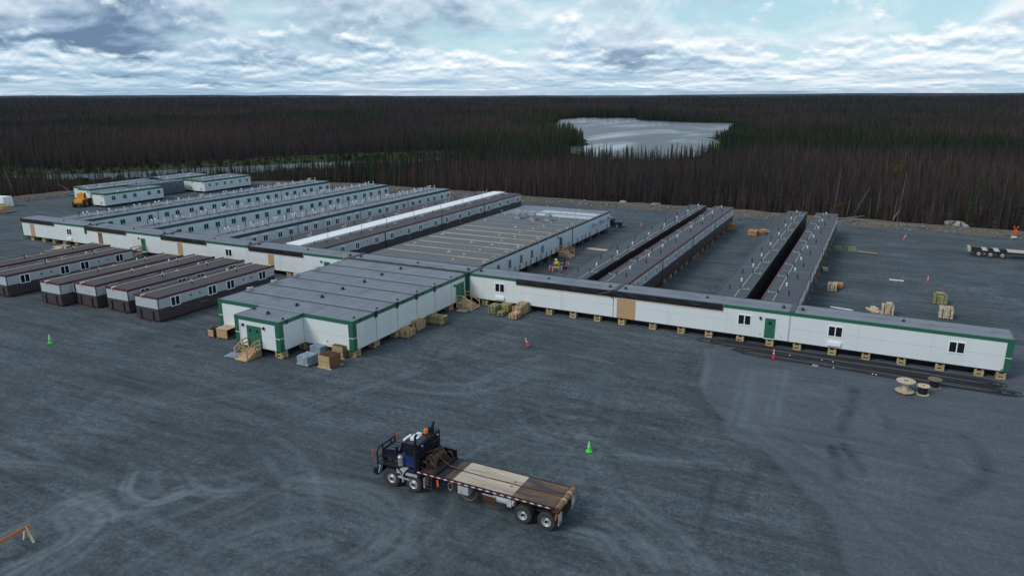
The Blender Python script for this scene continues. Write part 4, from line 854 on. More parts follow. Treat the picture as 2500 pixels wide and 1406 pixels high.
# ================================================================== stored modules in the far left yard
def stored(x1, y0, label, ln=15.5, wd=4.2, wins=(), hood=False, wrap=False, zt=3.15, rz=0.0):
    x0 = x1-wd; d = thing('stored_module', label, 'module', ((x0+x1)/2, y0, 0), rz, 'spare modules stored in the far left yard'); OFF[d.name] = Vector(d.location); y1 = y0+ln; zf = .45
    for s in (.15, .85): xx = x0+wd*s; box('skid_beam', xx-.15, xx+.15, y0+.1, y1-.1, 0, zf-.085, M_steel, d)
    shell(d, x0, x1, y0, y1, zf, zt, M_wall2 if not wrap else M_tarpg, M_roof, skid=False)
    if wrap:
        t = MB(); n = 20; vs = []
        for k in range(n+1):
            y = y0+(y1-y0)*k/n; a = .08*math.sin(k*2.3)
            vs += [(x0+.5, y, zt+.06), (x1-.3, y, zt+.09+a*.4), (x1+.06, y, zt-.12), (x1+.09+a, y, 1.8), (x1+.05, y, .2)]
        t.add(vs, [(5*k+i, 5*k+5+i, 5*k+6+i, 5*k+1+i) for k in range(n) for i in range(4)])
        vs = []
        for k in range(13):
            x = x0+wd*k/12; a = .07*math.sin(k*1.9); vs += [(x, y0-.05, zt+.05), (x, y0-.10+a*.5, 1.8), (x, y0-.06, .2)]
        t.add(vs, [(3*k+i, 3*k+1+i, 3*k+4+i, 3*k+3+i) for k in range(12) for i in range(2)])
        part('shrink_wrap', t, M_tarpg, d).location = -OFF[d.name]
    else:
        panels_y(d, x0, x1, y0, zf, zt-.36, 1, [0, 1], M_wall); panels_x(d, x1, y0, y1, zf, zt-.36, 3, [0, .46, 1], M_wall2)  # front in plain white, side in the siding with shade in its colour
        fascia(d, x0, x1, y0, y1, zt, .38, M_green, 'frl', .06)
        for y in wins: window(d, (x1+.032, y0+y, 1.95), '+x', .95, .95, hood, M_lgrey if not hood else M_white)
        lamp(d, (x1-.5, y0-.032, 2.5), '-y'); part('cable_coil', MB().tube([(x0+wd*.7+.25*math.cos(a*.5), y0-.07, 1.0+.28*math.sin(a*.5)) for a in range(14)], .04), M_black, d).location = -OFF[d.name]
    for k in range(5): dome_vent(d, (x0+x1)/2+random.uniform(-.8, .8), y0+1.5+k*3, zt, random.choice((M_black, M_white, M_galv)), .8)
    return d
stored(-156.4, 103.2, 'white green-trimmed spare module with five windows behind the yellow loader', wins=(2.2, 5.0, 7.6, 11.4, 14.0), ln=15.3)
stored(-167.2, 106.9, 'white spare module standing end on left of the yellow loader', ln=22)
stored(-171.9, 108.6, 'white spare module at the left end of the far yard, half hidden', ln=22, wd=3.9)
stored(-162.5, 116.5, 'spare module wrapped in grey sheeting between the stored modules', ln=13, wrap=True)
stored(-156.2, 130.6, 'white green-trimmed spare module with six hooded windows by the far treeline', wins=(1.6, 3.9, 6.6, 8.8, 11.8, 14.2), hood=True, ln=15.6, wd=4.1)
stored(-160.7, 131.1, 'white spare module tight behind the one with six hooded windows', ln=15.6, wd=4.1)
stored(-168.2, 126.9, 'spare module with green trim behind the grey wrapped one', ln=16, wd=4.2)
stored(-172.7, 127.6, 'rearmost spare module, only its roof and green trim visible', ln=16, wd=4.0)

# ================================================================== yard goods
def lumber(name, label, cat, p, rz, w, l, h, nx, nz, mt, group=None, jit=.03, strap=True, top_extra=0, end=None):
    """bundle of boards running along local y on two bearers"""
    d = thing(name, label, cat, (p[0], p[1], 0), rz, group); bw, bh = w/nx, h/nz
    for s in (-.35, .35): box('bearer', -w/2, w/2, s*l-.05, s*l+.05, 0, .09, M_woodw, d)
    for k in range(nz):
        for i in range(nx):
            j = random.uniform(-jit, jit)
            box('board', -w/2+i*bw+.012, -w/2+(i+1)*bw-.012, -l/2+j, l/2+j, .093+k*bh, .093+(k+1)*bh-.02, mt, d)
    for q in range(top_extra):
        j = random.uniform(-.2, .2); box('board', -w/4+j, w/5+j, -l/3+j, l/3+j, .093+h+q*.07, .093+h+q*.07+.06, mt, d)
    if strap:
        for s in (-.25, .25): part('strap', MB().box(-w/2-.012, w/2+.012, s*l-.03, s*l+.03, .093+h, .10+h).box(-w/2-.014, -w/2-.004, s*l-.03, s*l+.03, .05, .093+h).box(w/2+.004, w/2+.014, s*l-.03, s*l+.03, .05, .093+h).box(s*w-.03, s*w+.03, -l/2-.045, -l/2-.035, .05, .10+h), M_black, d)
    return d
GB = 'lumber bundles set down round the yard'
lumber('lumber_bundle', 'fresh pale lumber bundle beside the office wall, nearer of two', 'lumber', at(993, 820), .05, 1.3, 1.5, .75, 6, 5, M_wood, GB, top_extra=2)
lumber('lumber_bundle', 'fresh pale lumber bundle beside the office wall, farther and taller of two', 'lumber', at(1018, 803), .05, 1.3, 1.5, .95, 5, 6, M_wood, GB, top_extra=2)
lumber('lumber_bundle', 'olive treated lumber bundle strapped by the office side steps', 'lumber', at(1065, 788), math.pi/2+.1, 1.2, 2.4, .80, 5, 6, M_woodt, GB)
lumber('lumber_bundle', 'olive treated lumber bundle left end of the stacks below the corridor window', 'lumber', at(1207, 764), 0, .9, 1.4, .95, 4, 6, M_woodt, GB)
lumber('lumber_bundle', 'low broken olive lumber pile between two taller stacks', 'lumber', at(1225, 768), .06, .8, 1.2, .35, 4, 3, M_woodt, GB, .15, False)
lumber('lumber_bundle', 'olive lumber bundle with a flat top below the corridor window', 'lumber', at(1236, 760), 0, 1.2, 1.3, .85, 4, 5, M_woodt, GB)
lumber('lumber_bundle', 'fresh pale lumber bundle nearest the camera in the stacks by the corridor', 'lumber', at(1257, 777), -.05, 1.0, 1.2, .60, 4, 5, M_wood, GB, top_extra=1)
lumber('lumber_bundle', 'fresh pale lumber bundle in the middle of the stacks by the corridor', 'lumber', at(1266, 768), -.05, 1.1, 1.1, .95, 4, 6, M_wood, GB)
lumber('lumber_bundle', 'tall fresh lumber bundle at the right end of the stacks by the corridor', 'lumber', at(1277, 763), -.05, 1.1, 1.1, 1.15, 4, 6, M_wood, GB)
lumber('lumber_bundle', 'pale lumber bundle behind the right end row, left of the yard cones', 'lumber', at(2031, 709), .0, 1.1, 1.5, .9, 5, 6, M_woodp, GB)
lumber('lumber_bundle', 'orange plywood stack against the pale bundle behind the rightmost row', 'lumber', at(2046, 702), .0, 1.1, 1.4, .55, 2, 8, M_woodo, GB, strap=False)
lumber('lumber_bundle', 'tall strapped pale lumber bundle just behind the corridor roof', 'lumber', at(2165, 769), .0, 1.3, 1.3, 1.15, 5, 7, M_woodp, GB, top_extra=3)
lumber('lumber_bundle', 'loose heap of pale offcuts behind the corridor roof', 'lumber', at(2133, 762), .5, 1.0, 1.7, .25, 4, 2, M_woodp, GB, .3, False, 3)
lumber('lumber_bundle', 'olive treated lumber bundle with a gap in its top, right yard', 'lumber', at(2293, 740), .0, 1.5, 1.5, 1.05, 4, 5, M_woodt, GB, .06, True, 3)
lumber('lumber_bundle', 'strapped pale lumber cube in front of the olive bundle, right yard', 'lumber', at(2307, 775), .0, 1.4, 1.5, 1.15, 5, 6, M_woodp, GB)
lumber('lumber_bundle', 'small stack of pale blocks beside the rightmost row', 'lumber', at(2014, 661), .2, .7, 1.1, .35, 3, 3, M_woodp, GB, .1, False)
lumber('lumber_bundle', 'low orange plywood crate stack in the yard between the right rows', 'lumber', at(1838, 574), .0, 1.5, 2.0, .8, 3, 4, M_woodo, GB, strap=False)
lumber('lumber_bundle', 'loose orange plywood sheets scattered beside the wrapped right row', 'lumber', at(1866, 569), .5, 1.8, 2.4, .35, 3, 3, M_woodo, GB, .35, False, 3)
lumber('lumber_bundle', 'bright orange plywood heap at the far end of the grey row', 'lumber', at(1783, 560), .3, 1.4, 1.6, .9, 3, 4, M_woodo, GB, .2, False, 3)
lumber('lumber_bundle', 'tan timber heap at the far left picture edge', 'lumber', at(5, 520), .4, 2.4, 3.0, 1.6, 5, 5, M_wood, GB, .3, False, 4)
d = thing('plywood_pile', 'low spread of pale plywood sheets and boards behind the left skid trailers', 'lumber', at(182, 615), 0, None)
for k in range(14):
    a, b = random.uniform(-5, 3.5), random.uniform(-3.0, 2.0); z = .02+.07*k; l = random.uniform(1.5, 2.6)
    box('sheet', a, a+l, b, b+1.2, z, z+.05, M_woodp if k % 3 else M_wood, d, random.uniform(-.25, .25))
for k in range(3): box('bearer', -4+3*k, -3.8+3*k, -2.6, 2.8, 0, .02, M_woodw, d)
def wrapped(label, p, n):
    d = thing('wrapped_stack', label, 'pallet load', (p[0], p[1], 0), .15)
    for k in range(n): box('wrapped_pack', -2.2+.2*k, 2.0-.15*k, -1.1, 1.1, .12+k*1.15, 1.22+k*1.15, M_white, d)
    for s in (-1.5, 0, 1.5): box('bearer', s-.1, s+.1, -1.1, 1.1, 0, .118, M_woodw, d)
wrapped('white shrink-wrapped stack of two packs at the far left edge', at(8, 505), 2)
# open crates left of the office
def crate(label, p, rz, w, l, h, lid, mt, extra=False):
    d = thing('open_crate', label, 'crate', (p[0], p[1], 0), rz)
    for s in (-.8, .8): box('bearer', s*w/2-.05, s*w/2+.05, -l/2, l/2, 0, .08, M_woodw, d)
    box('floor', -w/2, w/2, -l/2, l/2, .083, .11, mt, d); box('side', -w/2, -w/2+.03, -l/2, l/2, .112, h, mt, d); box('back', -w/2+.032, w/2-.032, l/2-.03, l/2, .112, h, mt, d)
    box('front', -w/2+.032, w/2-.032, -l/2, -l/2+.03, .112, h, M_osb, d); box('post', w/2-.07, w/2, -l/2, -l/2+.07, .112, h, mt, d)
    if lid: box('lid', -w/2-.05, w/2+.05, -l/2-.05, l/2+.05, h+.002, h+.03, M_woodp, d); box('offcut', -.2, .15, -.15, .15, h+.032, h+.16, M_wood, d); box('offcut', .2, .4, -.1, .2, h+.032, h+.10, M_wood, d)
    for k in range(4): box('stored_sack', -w/3+.25*k, -w/3+.22+.25*k, -l/3, l/4, .113, .3+.06*(k % 2), M_steel, d)
crate('open plywood crate with a pale lid left of the office', at(556, 822), .06, 1.5, 1.5, 1.05, True, M_woodb)
crate('small lidless plywood crate at the far side of the lidded one', at(527, 819), .06, .8, 1.3, .85, False, M_woodb)
# grey block packs on pallets
def blocks(label, p, nx, ny, nz):
    d = thing('block_pallet', label, 'pallet load', (p[0], p[1], 0), -.04)
    for s in (-.5, 0, .5): box('bearer', s*1.1-.05, s*1.1+.05, -.75, .75, 0, .10, M_woodw, d)
    box('pallet_deck', -.75, .75, -.8, .8, .101, .13, M_pgrey, d)
    for k in range(nz):
        for i in range(nx):
            for j in range(ny):
                w, l, h = 1.35/nx, 1.45/ny, .78/nz
                box('block', -.675+i*w+.01, -.675+(i+1)*w-.01, -.725+j*l+.01, -.725+(j+1)*l-.01, .132+k*h, .132+(k+1)*h-.012, M_pgrey, d)
blocks('pallet of blue grey wrapped blocks before the office, nearer of two', at(752, 887), 4, 4, 4)
blocks('pallet of blue grey wrapped blocks half hidden against the office', at(782, 862), 4, 4, 4)
def slat_crate(label, p):
    d = thing('slatted_crate', label, 'crate', (p[0], p[1], 0), -.03); w, l, h = 1.35, 1.6, 1.15; n = 9
    for s in (-.55, .55): box('bearer', -w/2-.15, w/2+.2, s*l-.06-.2*s, s*l+.06-.2*s, 0, .09, M_woodp, d)
    for k in range(n):
        z0 = .093+k*h/n; z1 = z0+h/n-.018
        box('slat', -w/2, w/2, -l/2, -l/2+.05, z0, z1, M_crib, d); box('slat', w/2-.05, w/2, -l/2+.052, l/2, z0, z1, M_woodb, d); box('slat', -w/2, -w/2+.05, -l/2+.052, l/2, z0, z1, M_woodb, d)
    box('back', -w/2+.052, w/2-.052, l/2-.05, l/2, .093, h, M_woodb, d)
    for i in range(6): x = -w/2+.05+i*(w-.1)/5; box('top_rail', x-.035, x+.035, -l/2+.06, l/2-.06, h-.05, h+.09, M_woodb, d)
slat_crate('brown slatted crate before the office corner, nearer of two', at(806, 893)); slat_crate('brown slatted crate tucked against the office corner', at(838, 868))
def flat_pallet(label, p, rz, mt):
    d = thing('flat_pallet', label, 'pallet', (p[0], p[1], 0), rz)
    for s in (-.5, 0, .5): box('bearer', -.6, .6, s-.045, s+.045, 0, .09, mt, d)
    for k in range(7): x = -.6+k*.19; box('deck_board', x, x+.14, -.6, .6, .092, .115, mt, d)
    return d
flat_pallet('empty pale pallet lying below the office side steps', at(1131, 758), .1, M_woodp); flat_pallet('empty grey pallet lying left of the entrance steps', at(569, 868), .15, M_pgrey)
flat_pallet('pallet under the big empty cable reel', at(2208, 957), .75, M_woodw)
def reel(label, p, rd, h, drum, wound, z0, mt):
    d = thing('cable_reel', label, 'cable reel', (p[0], p[1], z0)); t = .07
    for nm, a in (('bottom_flange', 0), ('top_flange', h-t)):
        o = part(nm, MB().cyl((0, 0, a), (0, 0, a+t), rd, n=28), mt, d)
    part('drum', MB().cyl((0, 0, t+.002), (0, 0, h-t-.002), drum, n=18), M_black if wound else mt, d)
    if wound:
        for k in range(int((h-2*t)/.075)): part('cable_turn', MB().cyl((0, 0, t+.006+k*.075), (0, 0, t+.072+k*.075), drum+.02, n=18), M_black, d)
    part('hub_plate', MB().cyl((0, 0, h+.001), (0, 0, h+.012), rd*.22, n=12).cyl((0, 0, h+.013), (0, 0, h+.03), rd*.08, n=8), M_woodb, d)
    for k in range(6): a = k*rd*2/6-rd+rd/6; L_ = math.sqrt(max(.01, rd*rd-a*a)); part('plank_joint', MB().box(a-.006, a+.006, -L_*.95, L_*.95, h+.0005, h+.004), M_woodb, d)
reel('large empty wooden cable reel standing on a pallet', at(2208, 957), .74, .95, .25, False, .12, M_woodp)
reel('small wooden reel of black cable right of the large empty one', at(2252, 962), .50, .80, .34, True, 0, M_woodp)
reel('grey topped reel of black cable, farthest of the three', at(2280, 945), .56, .78, .36, True, 0, M_woodw)
# long loops of black cable along the corridor
def cable(label, x0, x1, yc, hw, n, seed, sk):
    rn = random.Random(seed); d = thing('cable_coil', label, 'cable', ((x0+x1)/2, yc, 0))
    xm = (x0+x1)/2
    for k in range(n):
        w = hw*(.30+.70*k/(n-1)); a, b = x0-xm+rn.uniform(0, 2.2), x1-xm-rn.uniform(0, 1.6)-.9*(1-k/(n-1)); pts = []
        ph = rn.uniform(0, 6); m_ = 44
        for s, xa, xb in ((-1, a, b), (1, b, a)):
            for q in range(m_):
                u = q/(m_-1); x = xa+(xb-xa)*u; e = min(1, (min(x-a, b-x)+.25)/1.6)
                pts.append((x, s*w*math.sqrt(max(.02, e))+.10*math.sin(x*.55+ph)+sk*x, .03+.012*k))
        pts.append(pts[0]); part('cable_loop', MB().tube(pts, .034, 5), M_black, d, smooth=True)
    for k in range(3): x = -3+rn.uniform(-5, 8); box('cable_tie', x-.05, x+.05, -hw-.03+sk*x, -hw+.08+sk*x, .075, .13, M_white, d)
cable('long black cable loops lying close along the corridor front', -15.3, 12.7, 71.85, .92, 4, 5, -.020)
cable('long black cable loops lying outermost in front of the corridor', -12.5, 12.6, 70.1, .85, 4, 9, -.030)
# cones
def cone(label, p, h, mt, tilt=0.0, name='traffic_cone', base=M_black, col=True):
    d = thing(name, label, 'cone', (p[0], p[1], 0), random.uniform(0, 3), 'traffic cones')
    r = .17 if h < 1.02 else .14
    part('base', MB().cyl((0, 0, 0), (0, 0, .05), r*1.55, r*1.45, 8), base, d)
    part('body', MB().lathe([(r*.95, .051), (r*.55, h*.5), (r*.25, h*.96), (.0, h)], n=14), mt, d, smooth=True)
    if col:
        for a, b in ((.50, .62), (.74, .84)): part('reflective_collar', MB().lathe([(r*(.55-(a-.5)*.65)+.012, h*a), (r*(.55-(b-.5)*.65)+.012, h*b)], n=14), M_tape_w, d)
    if tilt: d.rotation_euler = (0, tilt, 0)
    return d
cone('lime green cone alone on the gravel left of the office', at(123, 837), 1.0, M_lime, 0, base=M_lime)
cone('lime green cone with white collars right of the bed truck', at(1438, 1101), .80, M_lime, 0, base=M_lime)
cone('tall red cone leaning over in the middle of the gravel yard', at(1290, 847), 1.1, M_red, -.35)
cone('tall red cone upright beside the black cable loops', at(1888, 877), 1.15, M_red)
cone('red cone tilted near the rock edge of the right yard', at(2205, 586), 1.15, M_orange, .35)
cone('red cone upright in the middle of the right yard', at(2264, 692), 1.15, M_red)
for nm, p in (('left', (1342, 664)), ('far left', (1355, 652)), ('near', (1371, 666)), ('right', (1388, 655))): cone('red white cone at the %s corner of the roped work spot' % nm, at(*p), 1.05, M_red)
cone('pale red cone in the open yard behind the work spot', at(1565, 557), 1.1, M_red)
P = [at(1342, 664), at(1355, 652), at(1388, 655), at(1371, 666)]
t = MB()
for a, b in zip(P, P[1:]+P[:1]):
    t.tube([(a.lerp(b, u).x, a.lerp(b, u).y, .95-.25*math.sin(math.pi*u)) for u in np.linspace(0, 1, 7)], .02, 4)
tag(part('barrier_tape', t, M_cream, None), 'pale rope strung between the four cones of the work spot', 'rope')
d = thing('work_bench', 'small pale wooden bench in front of the worker', 'bench', at(1357, 663), .3); box('top', -.55, .55, -.3, .3, .62, .68, M_wood, d)
for a in (-.45, .45):
    for b in (-.22, .22): box('leg', a-.05, a+.05, b-.05, b+.05, 0, .618, M_wood, d)
o = thing('stand_pipe', 'black stand pipe with a square foot beside the worker', 'pipe', at(1378, 656)); box('foot', -.3, .3, -.3, .3, 0, .25, M_black, o); part('pipe', MB().cyl((0, 0, .251), (0, 0, 1.35), .10, n=10), M_black, o)
box('sheet', 0, 1, 0, 1, 0, .03, M_woodp) if False else None
o = thing('plywood_sheet', 'single pale plywood sheet lying flat in the yard by the kitchen', 'plywood', at(1459, 609), -.05); box('sheet', -1.9, 1.9, -.65, .65, .01, .04, M_woodp, o); box('edge_strip', -1.9, 1.9, -.66, -.651, .0, .045, M_wood, o)
# worker
def person(p, rz):
    J = dict(pel=(0, 0, .92), ch=(0, -.22, 1.30), nk=(0, -.33, 1.47), hd=(0, -.40, 1.62), ls=(-.19, -.24, 1.38), rs=(.19, -.24, 1.38), le=(-.26, -.40, 1.14), re=(.26, -.40, 1.14), lh=(-.16, -.58, .98), rh=(.16, -.58, .98),
             lt=(-.10, 0, .88), rt=(.10, 0, .88), lk=(-.12, -.08, .48), rk=(.12, -.05, .48), la=(-.13, .02, .08), ra=(.13, .05, .08), lf=(-.14, -.16, .05), rf=(.14, -.13, .05))
    E = [('pel', 'ch'), ('ch', 'nk'), ('nk', 'hd'), ('ch', 'ls'), ('ls', 'le'), ('le', 'lh'), ('ch', 'rs'), ('rs', 're'), ('re', 'rh'), ('pel', 'lt'), ('lt', 'lk'), ('lk', 'la'), ('la', 'lf'), ('pel', 'rt'), ('rt', 'rk'), ('rk', 'ra'), ('ra', 'rf')]
    Rr = dict(pel=.16, ch=.19, nk=.07, hd=.10, ls=.10, rs=.10, le=.07, re=.07, lh=.045, rh=.045, lt=.12, rt=.12, lk=.09, rk=.09, la=.07, ra=.07, lf=.05, rf=.05)
    ks = list(J); me = bpy.data.meshes.new('body'); me.from_pydata([J[k] for k in ks], [(ks.index(a), ks.index(b)) for a, b in E], [])
    o = bpy.data.objects.new('body_src', me); COL.objects.link(o); sk = o.modifiers.new('s', 'SKIN'); o.modifiers.new('d', 'SUBSURF').levels = 2
    for k, v in zip(ks, me.skin_vertices[0].data): v.radius = (Rr[k], Rr[k]); v.use_root = (k == 'pel')
    dg = bpy.context.evaluated_depsgraph_get(); em = bpy.data.meshes.new_from_object(o.evaluated_get(dg)); bpy.data.objects.remove(o)
    em.materials.clear()
    for q in (M_hiviz, M_dpants, M_skin, M_black): em.materials.append(q)
    for f in em.polygons:
        c_ = f.center; f.material_index = 3 if c_.z < .12 else 1 if c_.z < .84 and abs(c_.x) < .25 and c_.y > -.3 else 2 if c_.z > 1.50 or (c_.y < -.52) else 0
    em.shade_smooth()
    d = thing('person', 'worker in a bright yellow jacket bending over a bench between red cones', 'person', (p[0], p[1], 0), rz); link('body', em, d)
    part('hard_hat', MB().lathe([(.19, 0), (.15, .01), (.145, .06), (.10, .12), (0, .14)], (0, -.41, 1.66), 14), M_white, d, smooth=True)
    for s in (-1, 1):
        t = MB()
        for k in range(5): t.tube([(s*.16+(k-2)*.018, -.60, .97), (s*.16+(k-2)*.02, -.65, .955-.004*abs(k-2)), (s*.16+(k-2)*.02, -.68, .93)], .010, 5)
        part('fingers', t, M_skin, d, smooth=True)
person(at(1364, 661), -.9)
# sawhorse barricade at the lower left
a, b = at(-40, 1344, .92), at(72, 1281, .92); L_ = (b-a).length; ang = math.atan2(b.y-a.y, b.x-a.x)
d = thing('barricade', 'orange plank barricade on wooden A-frame legs at the lower left corner', 'barricade', (b.x, b.y, 0), ang)
box('plank', -L_, 0, -.025, .025, .78, 1.0, M_barr, d)
for x in (-.25, -L_+.25):
    for s in (-1, 1): part('leg', MB().bar((x, s*.02, .95), (x+.05, s*.42, 0), .07, .13), M_woodp, d)
    part('brace', MB().bar((x+.02, -.2, .5), (x+.02, .2, .5), .03, .07), M_woodw, d)
# sign stand far right, yellow horses, lamp stand
d = thing('warning_sign', 'orange warning sign with flags on a low stand at the right rock edge', 'sign', at(2476, 583), .35)
part('panel', MB().prism([(-.55, 1.25), (0, .72), (.55, 1.25), (0, 1.8)], -.03, .0), M_orange, d); part('stand', MB().bar((0, .02, .1), (0, .02, 1.0), .06).bar((-.7, .1, .05), (.7, .1, .05), .08).bar((-.6, .1, .05), (0, .02, .6), .05).bar((.6, .1, .05), (0, .02, .6), .05), M_galv, d); part('sandbag', MB().lathe([(0, 0), (.5, .05), (.55, .15), (.35, .28), (0, .3)], (0, .1, .10), 10), M_cream, d, smooth=True)
for s in (-1, 1): part('flag', MB().box(s*.3-.14, s*.3+.14, -.02, 0, 1.9, 2.2).bar((s*.12, -.01, 1.6), (s*.3, -.01, 2.2), .02), M_orange, d)
for i, (p, lb) in enumerate((((2044, 613), 'olive yellow timber horse in the right yard, nearer the grey row'), ((2080, 616), 'olive yellow timber horse in the right yard, right of its twin'))):
    d = thing('timber_horse', lb, 'trestle', at(*p), .05)
    for k in range(3): box('beam', -.55, .55, -.12, .12, .05+k*.34, .19+k*.34, M_woodt, d)
    for s in (-.45, .45): box('spacer', s-.06, s+.06, -.1, .1, 0, .05, M_woodw, d); box('spacer', s-.06, s+.06, -.1, .1, .192, .388, M_woodt, d); box('spacer', s-.06, s+.06, -.1, .1, .532, .728, M_woodt, d)
o = lumber('lumber_bundle', 'thin yellowish boards dropped on the gravel right of the yellow horses', 'lumber', at(2110, 618), 1.4, .5, 3.2, .12, 3, 1, M_woodt, GB, .3, False)
for i, (p, l_, r_) in enumerate((((2181, 684), 1.0, -.2), ((2194, 685), 1.2, -.1), ((2043, 752), 1.4, -.2), ((2068, 756), 1.3, -.3), ((1990, 893), .55, .1))):
    q = at(*p); o = thing('loose_board', ['short white board lying in the right yard, left of two', 'short white board lying in the right yard, right of two', 'white board just behind the corridor roof, left of two', 'white board just behind the corridor roof, right of two', 'small pale plank lying beyond the black cable loops'][i], 'board', q, r_); box('plank', -l_/2, l_/2, -.12, .12, .0, .08, M_woodp if i == 4 else M_white, o); box('cleat', -l_/3, -l_/3+.1, -.1, .1, .081, .11, M_woodp, o)
d = thing('lamp_stand', 'thin post with a small head in the yard beyond the grey row', 'post', at(1804, 563)); part('post', MB().cyl((0, 0, .05), (0, 0, 1.9), .05, n=8), M_galv, d); part('foot', MB().bar((-.4, 0, .04), (.4, 0, .04), .07).bar((0, -.4, .04), (0, .4, .04), .07), M_galv, d); part('head', MB().box(-.2, .2, -.1, .1, 1.9, 2.1), M_steel, d)

# ================================================================== wheels
def wheel(par, x, y, r, w, side, hubmat=None, dual=False, rim_r=.6, name='wheel'):
    """axle along y; side -1 faces -y"""
    prof = [(r*.54, -w/2), (r*.90, -w/2), (r*.985, -w*.36), (r, -w*.2), (r, w*.2), (r*.985, w*.36), (r*.90, w/2), (r*.54, w/2)]
    o = link(name, proto(('tyre', r, w), lambda: tyre_mesh(r, w, prof)), par, (x, y, r)); OFF[o.name] = Vector()
    def rim():
        b = MB(); ri = r*.54; dd = w*.38 if dual else w*.12
        b.lathe([(ri*1.02, -w*.5), (ri*.93, -w*.46), (ri*.86, -w*.3+(.0)), (ri*.80, -w*.5+dd+.02), (ri*.36, -w*.5+dd), (ri*.34, -w*.5+dd-.06), (0, -w*.5+dd-.07)], n=22, axis='y'); return b.mesh('rim', hubmat or M_rim, True)
    q = link('rim', proto(('rim', r, w, dual), rim), o, (0, 0, 0))
    h = link('hub', proto(('hub', r, w, dual), lambda: MB().cyl((0, -w*.5+(w*.38 if dual else w*.12)-.16, 0), (0, -w*.3, 0), r*.14, n=12).mesh('hub', M_steel)), o, (0, 0, 0))
    if side > 0: o.rotation_euler = (0, 0, math.pi)
    return o
def tyre_mesh(r, w, prof):
    b = MB(); n = 30
    b.lathe(prof, n=n, axis='y')
    for k in range(n):
        a = 2*math.pi*(k+.5)/n
        for s in (-1, 1):
            M_ = Matrix.Rotation(-a, 4, 'Y'); b.box(r*.992, r*1.025, s*w*.24-w*.16, s*w*.24+w*.16, -r*.06, r*.06, M_)
    return b.mesh('wheel', M_tyre)

# ================================================================== bed truck (front towards -x)
SH = {'cab': -.65, 'door': -.65, 'fuel_tank': -.65, 'step': -.65, 'mirror': -.65, 'exhaust_stack': -1.06, 'air_cleaner': -.2, 'roof_unit': -.8, 'unit_fan': -.8, 'light_bar': -.7, 'beacon': -1.25, 'beacon_base': -1.25, 'work_light': -1.1, 'horn': -.7, 'headache_rack': -1.1, 'rack_roof': -1.1, 'winch_drum': -1.42, 'winch_frame': -1.42, 'cable_coil': -1.4, 'hoses': -1.35, 'side_rack': -1.2, 'ladder': -1.47, 'rung': -1.47, 'red_flag': -1.46, 'tool_box': -1.22, 'cylinder_tank': -.35, 'battery_box': -.05, 'chain_rack': -.72, 'hanging_chain': -.72, 'air_hose': -1.15, 'hose_loop': -1.2, 'strap_bundle': -1.2}
T = thing('bed_truck', 'navy black twin-steer bed truck with worn flat deck parked in the foreground', 'truck', (-20.8, 35.3, 0))
HW = 1.27
for x in (-5.5, -3.8):
    for s in (-1, 1): wheel(T, x, s*(HW-.20), .60, .42, s)
for x in (4.0, 5.55):
    for s in (-1, 1): wheel(T, x, s*(HW-.16), .58, .34, s, dual=True); wheel(T, x, s*(HW-.54), .58, .34, s, dual=True)
for s in (-.42, .42): box('frame_rail', -6.4, 6.0, s-.06, s+.06, .80, 1.10, M_steel, T)
for x in (-5.5, -3.8, 4.0, 5.55): part('axle', MB().cyl((x, -.95, .6), (x, .95, .6), .10, n=10).lathe([(0, -.22), (.2, -.18), (.26, 0), (.2, .18), (0, .22)], (x, 0, .6), 10, 'y'), M_steel, T)
for s in (-1, 1): part('suspension', MB().bar((3.2, s*.5, .72), (6.3, s*.5, .72), .12, .16).bar((-6.3, s*.5, .75), (-3.0, s*.5, .75), .10, .10), M_rust, T)
# front end
part('bumper', MB().prism([(-6.95, .62), (-6.75, .55), (-6.62, .55), (-6.62, 1.05), (-6.9, 1.05)], -1.3, 1.3), M_truck, T)
part('grille_guard', MB().tube([(-6.78, -1.0, 1.05), (-6.80, -1.0, 1.9), (-6.72, -.85, 2.25), (-6.70, .85, 2.25), (-6.80, 1.0, 1.9), (-6.78, 1.0, 1.05)], .07, 7).bar((-6.78, -.45, 1.0), (-6.74, -.45, 2.24), .08).bar((-6.78, .45, 1.0), (-6.74, .45, 2.24), .08).bar((-6.79, -1, 1.5), (-6.79, 1, 1.5), .07), M_truck, T)
part('hood', MB().prism([(-6.45, 1.5), (-6.5, 2.0), (-6.35, 2.12), (-5.1, 2.3), (-5.1, 1.55)], -.72, .72), M_truck, T)
for y in (-.36, 0, .36): part('hood_rib', MB().bar((-6.3, y, 2.132), (-5.15, y, 2.300), .05, .03), M_steel, T)
part('engine', MB().box(-6.3, -5.15, -.62, .62, 1.0, 1.498).cyl((-5.6, -.66, 1.3), (-5.1, -.66, 1.3), .14, n=8).cyl((-5.9, -.64, 1.15), (-5.9, -.64, 1.5), .12, n=8), M_rust, T)
part('radiator', MB().box(-6.56, -6.47, -.68, .68, 1.1, 2.1), M_steel, T)
for y in np.linspace(-.6, .6, 8): part('grille_bar', MB().box(-6.59, -6.561, y-.02, y+.02, 1.15, 2.05), M_galv, T)
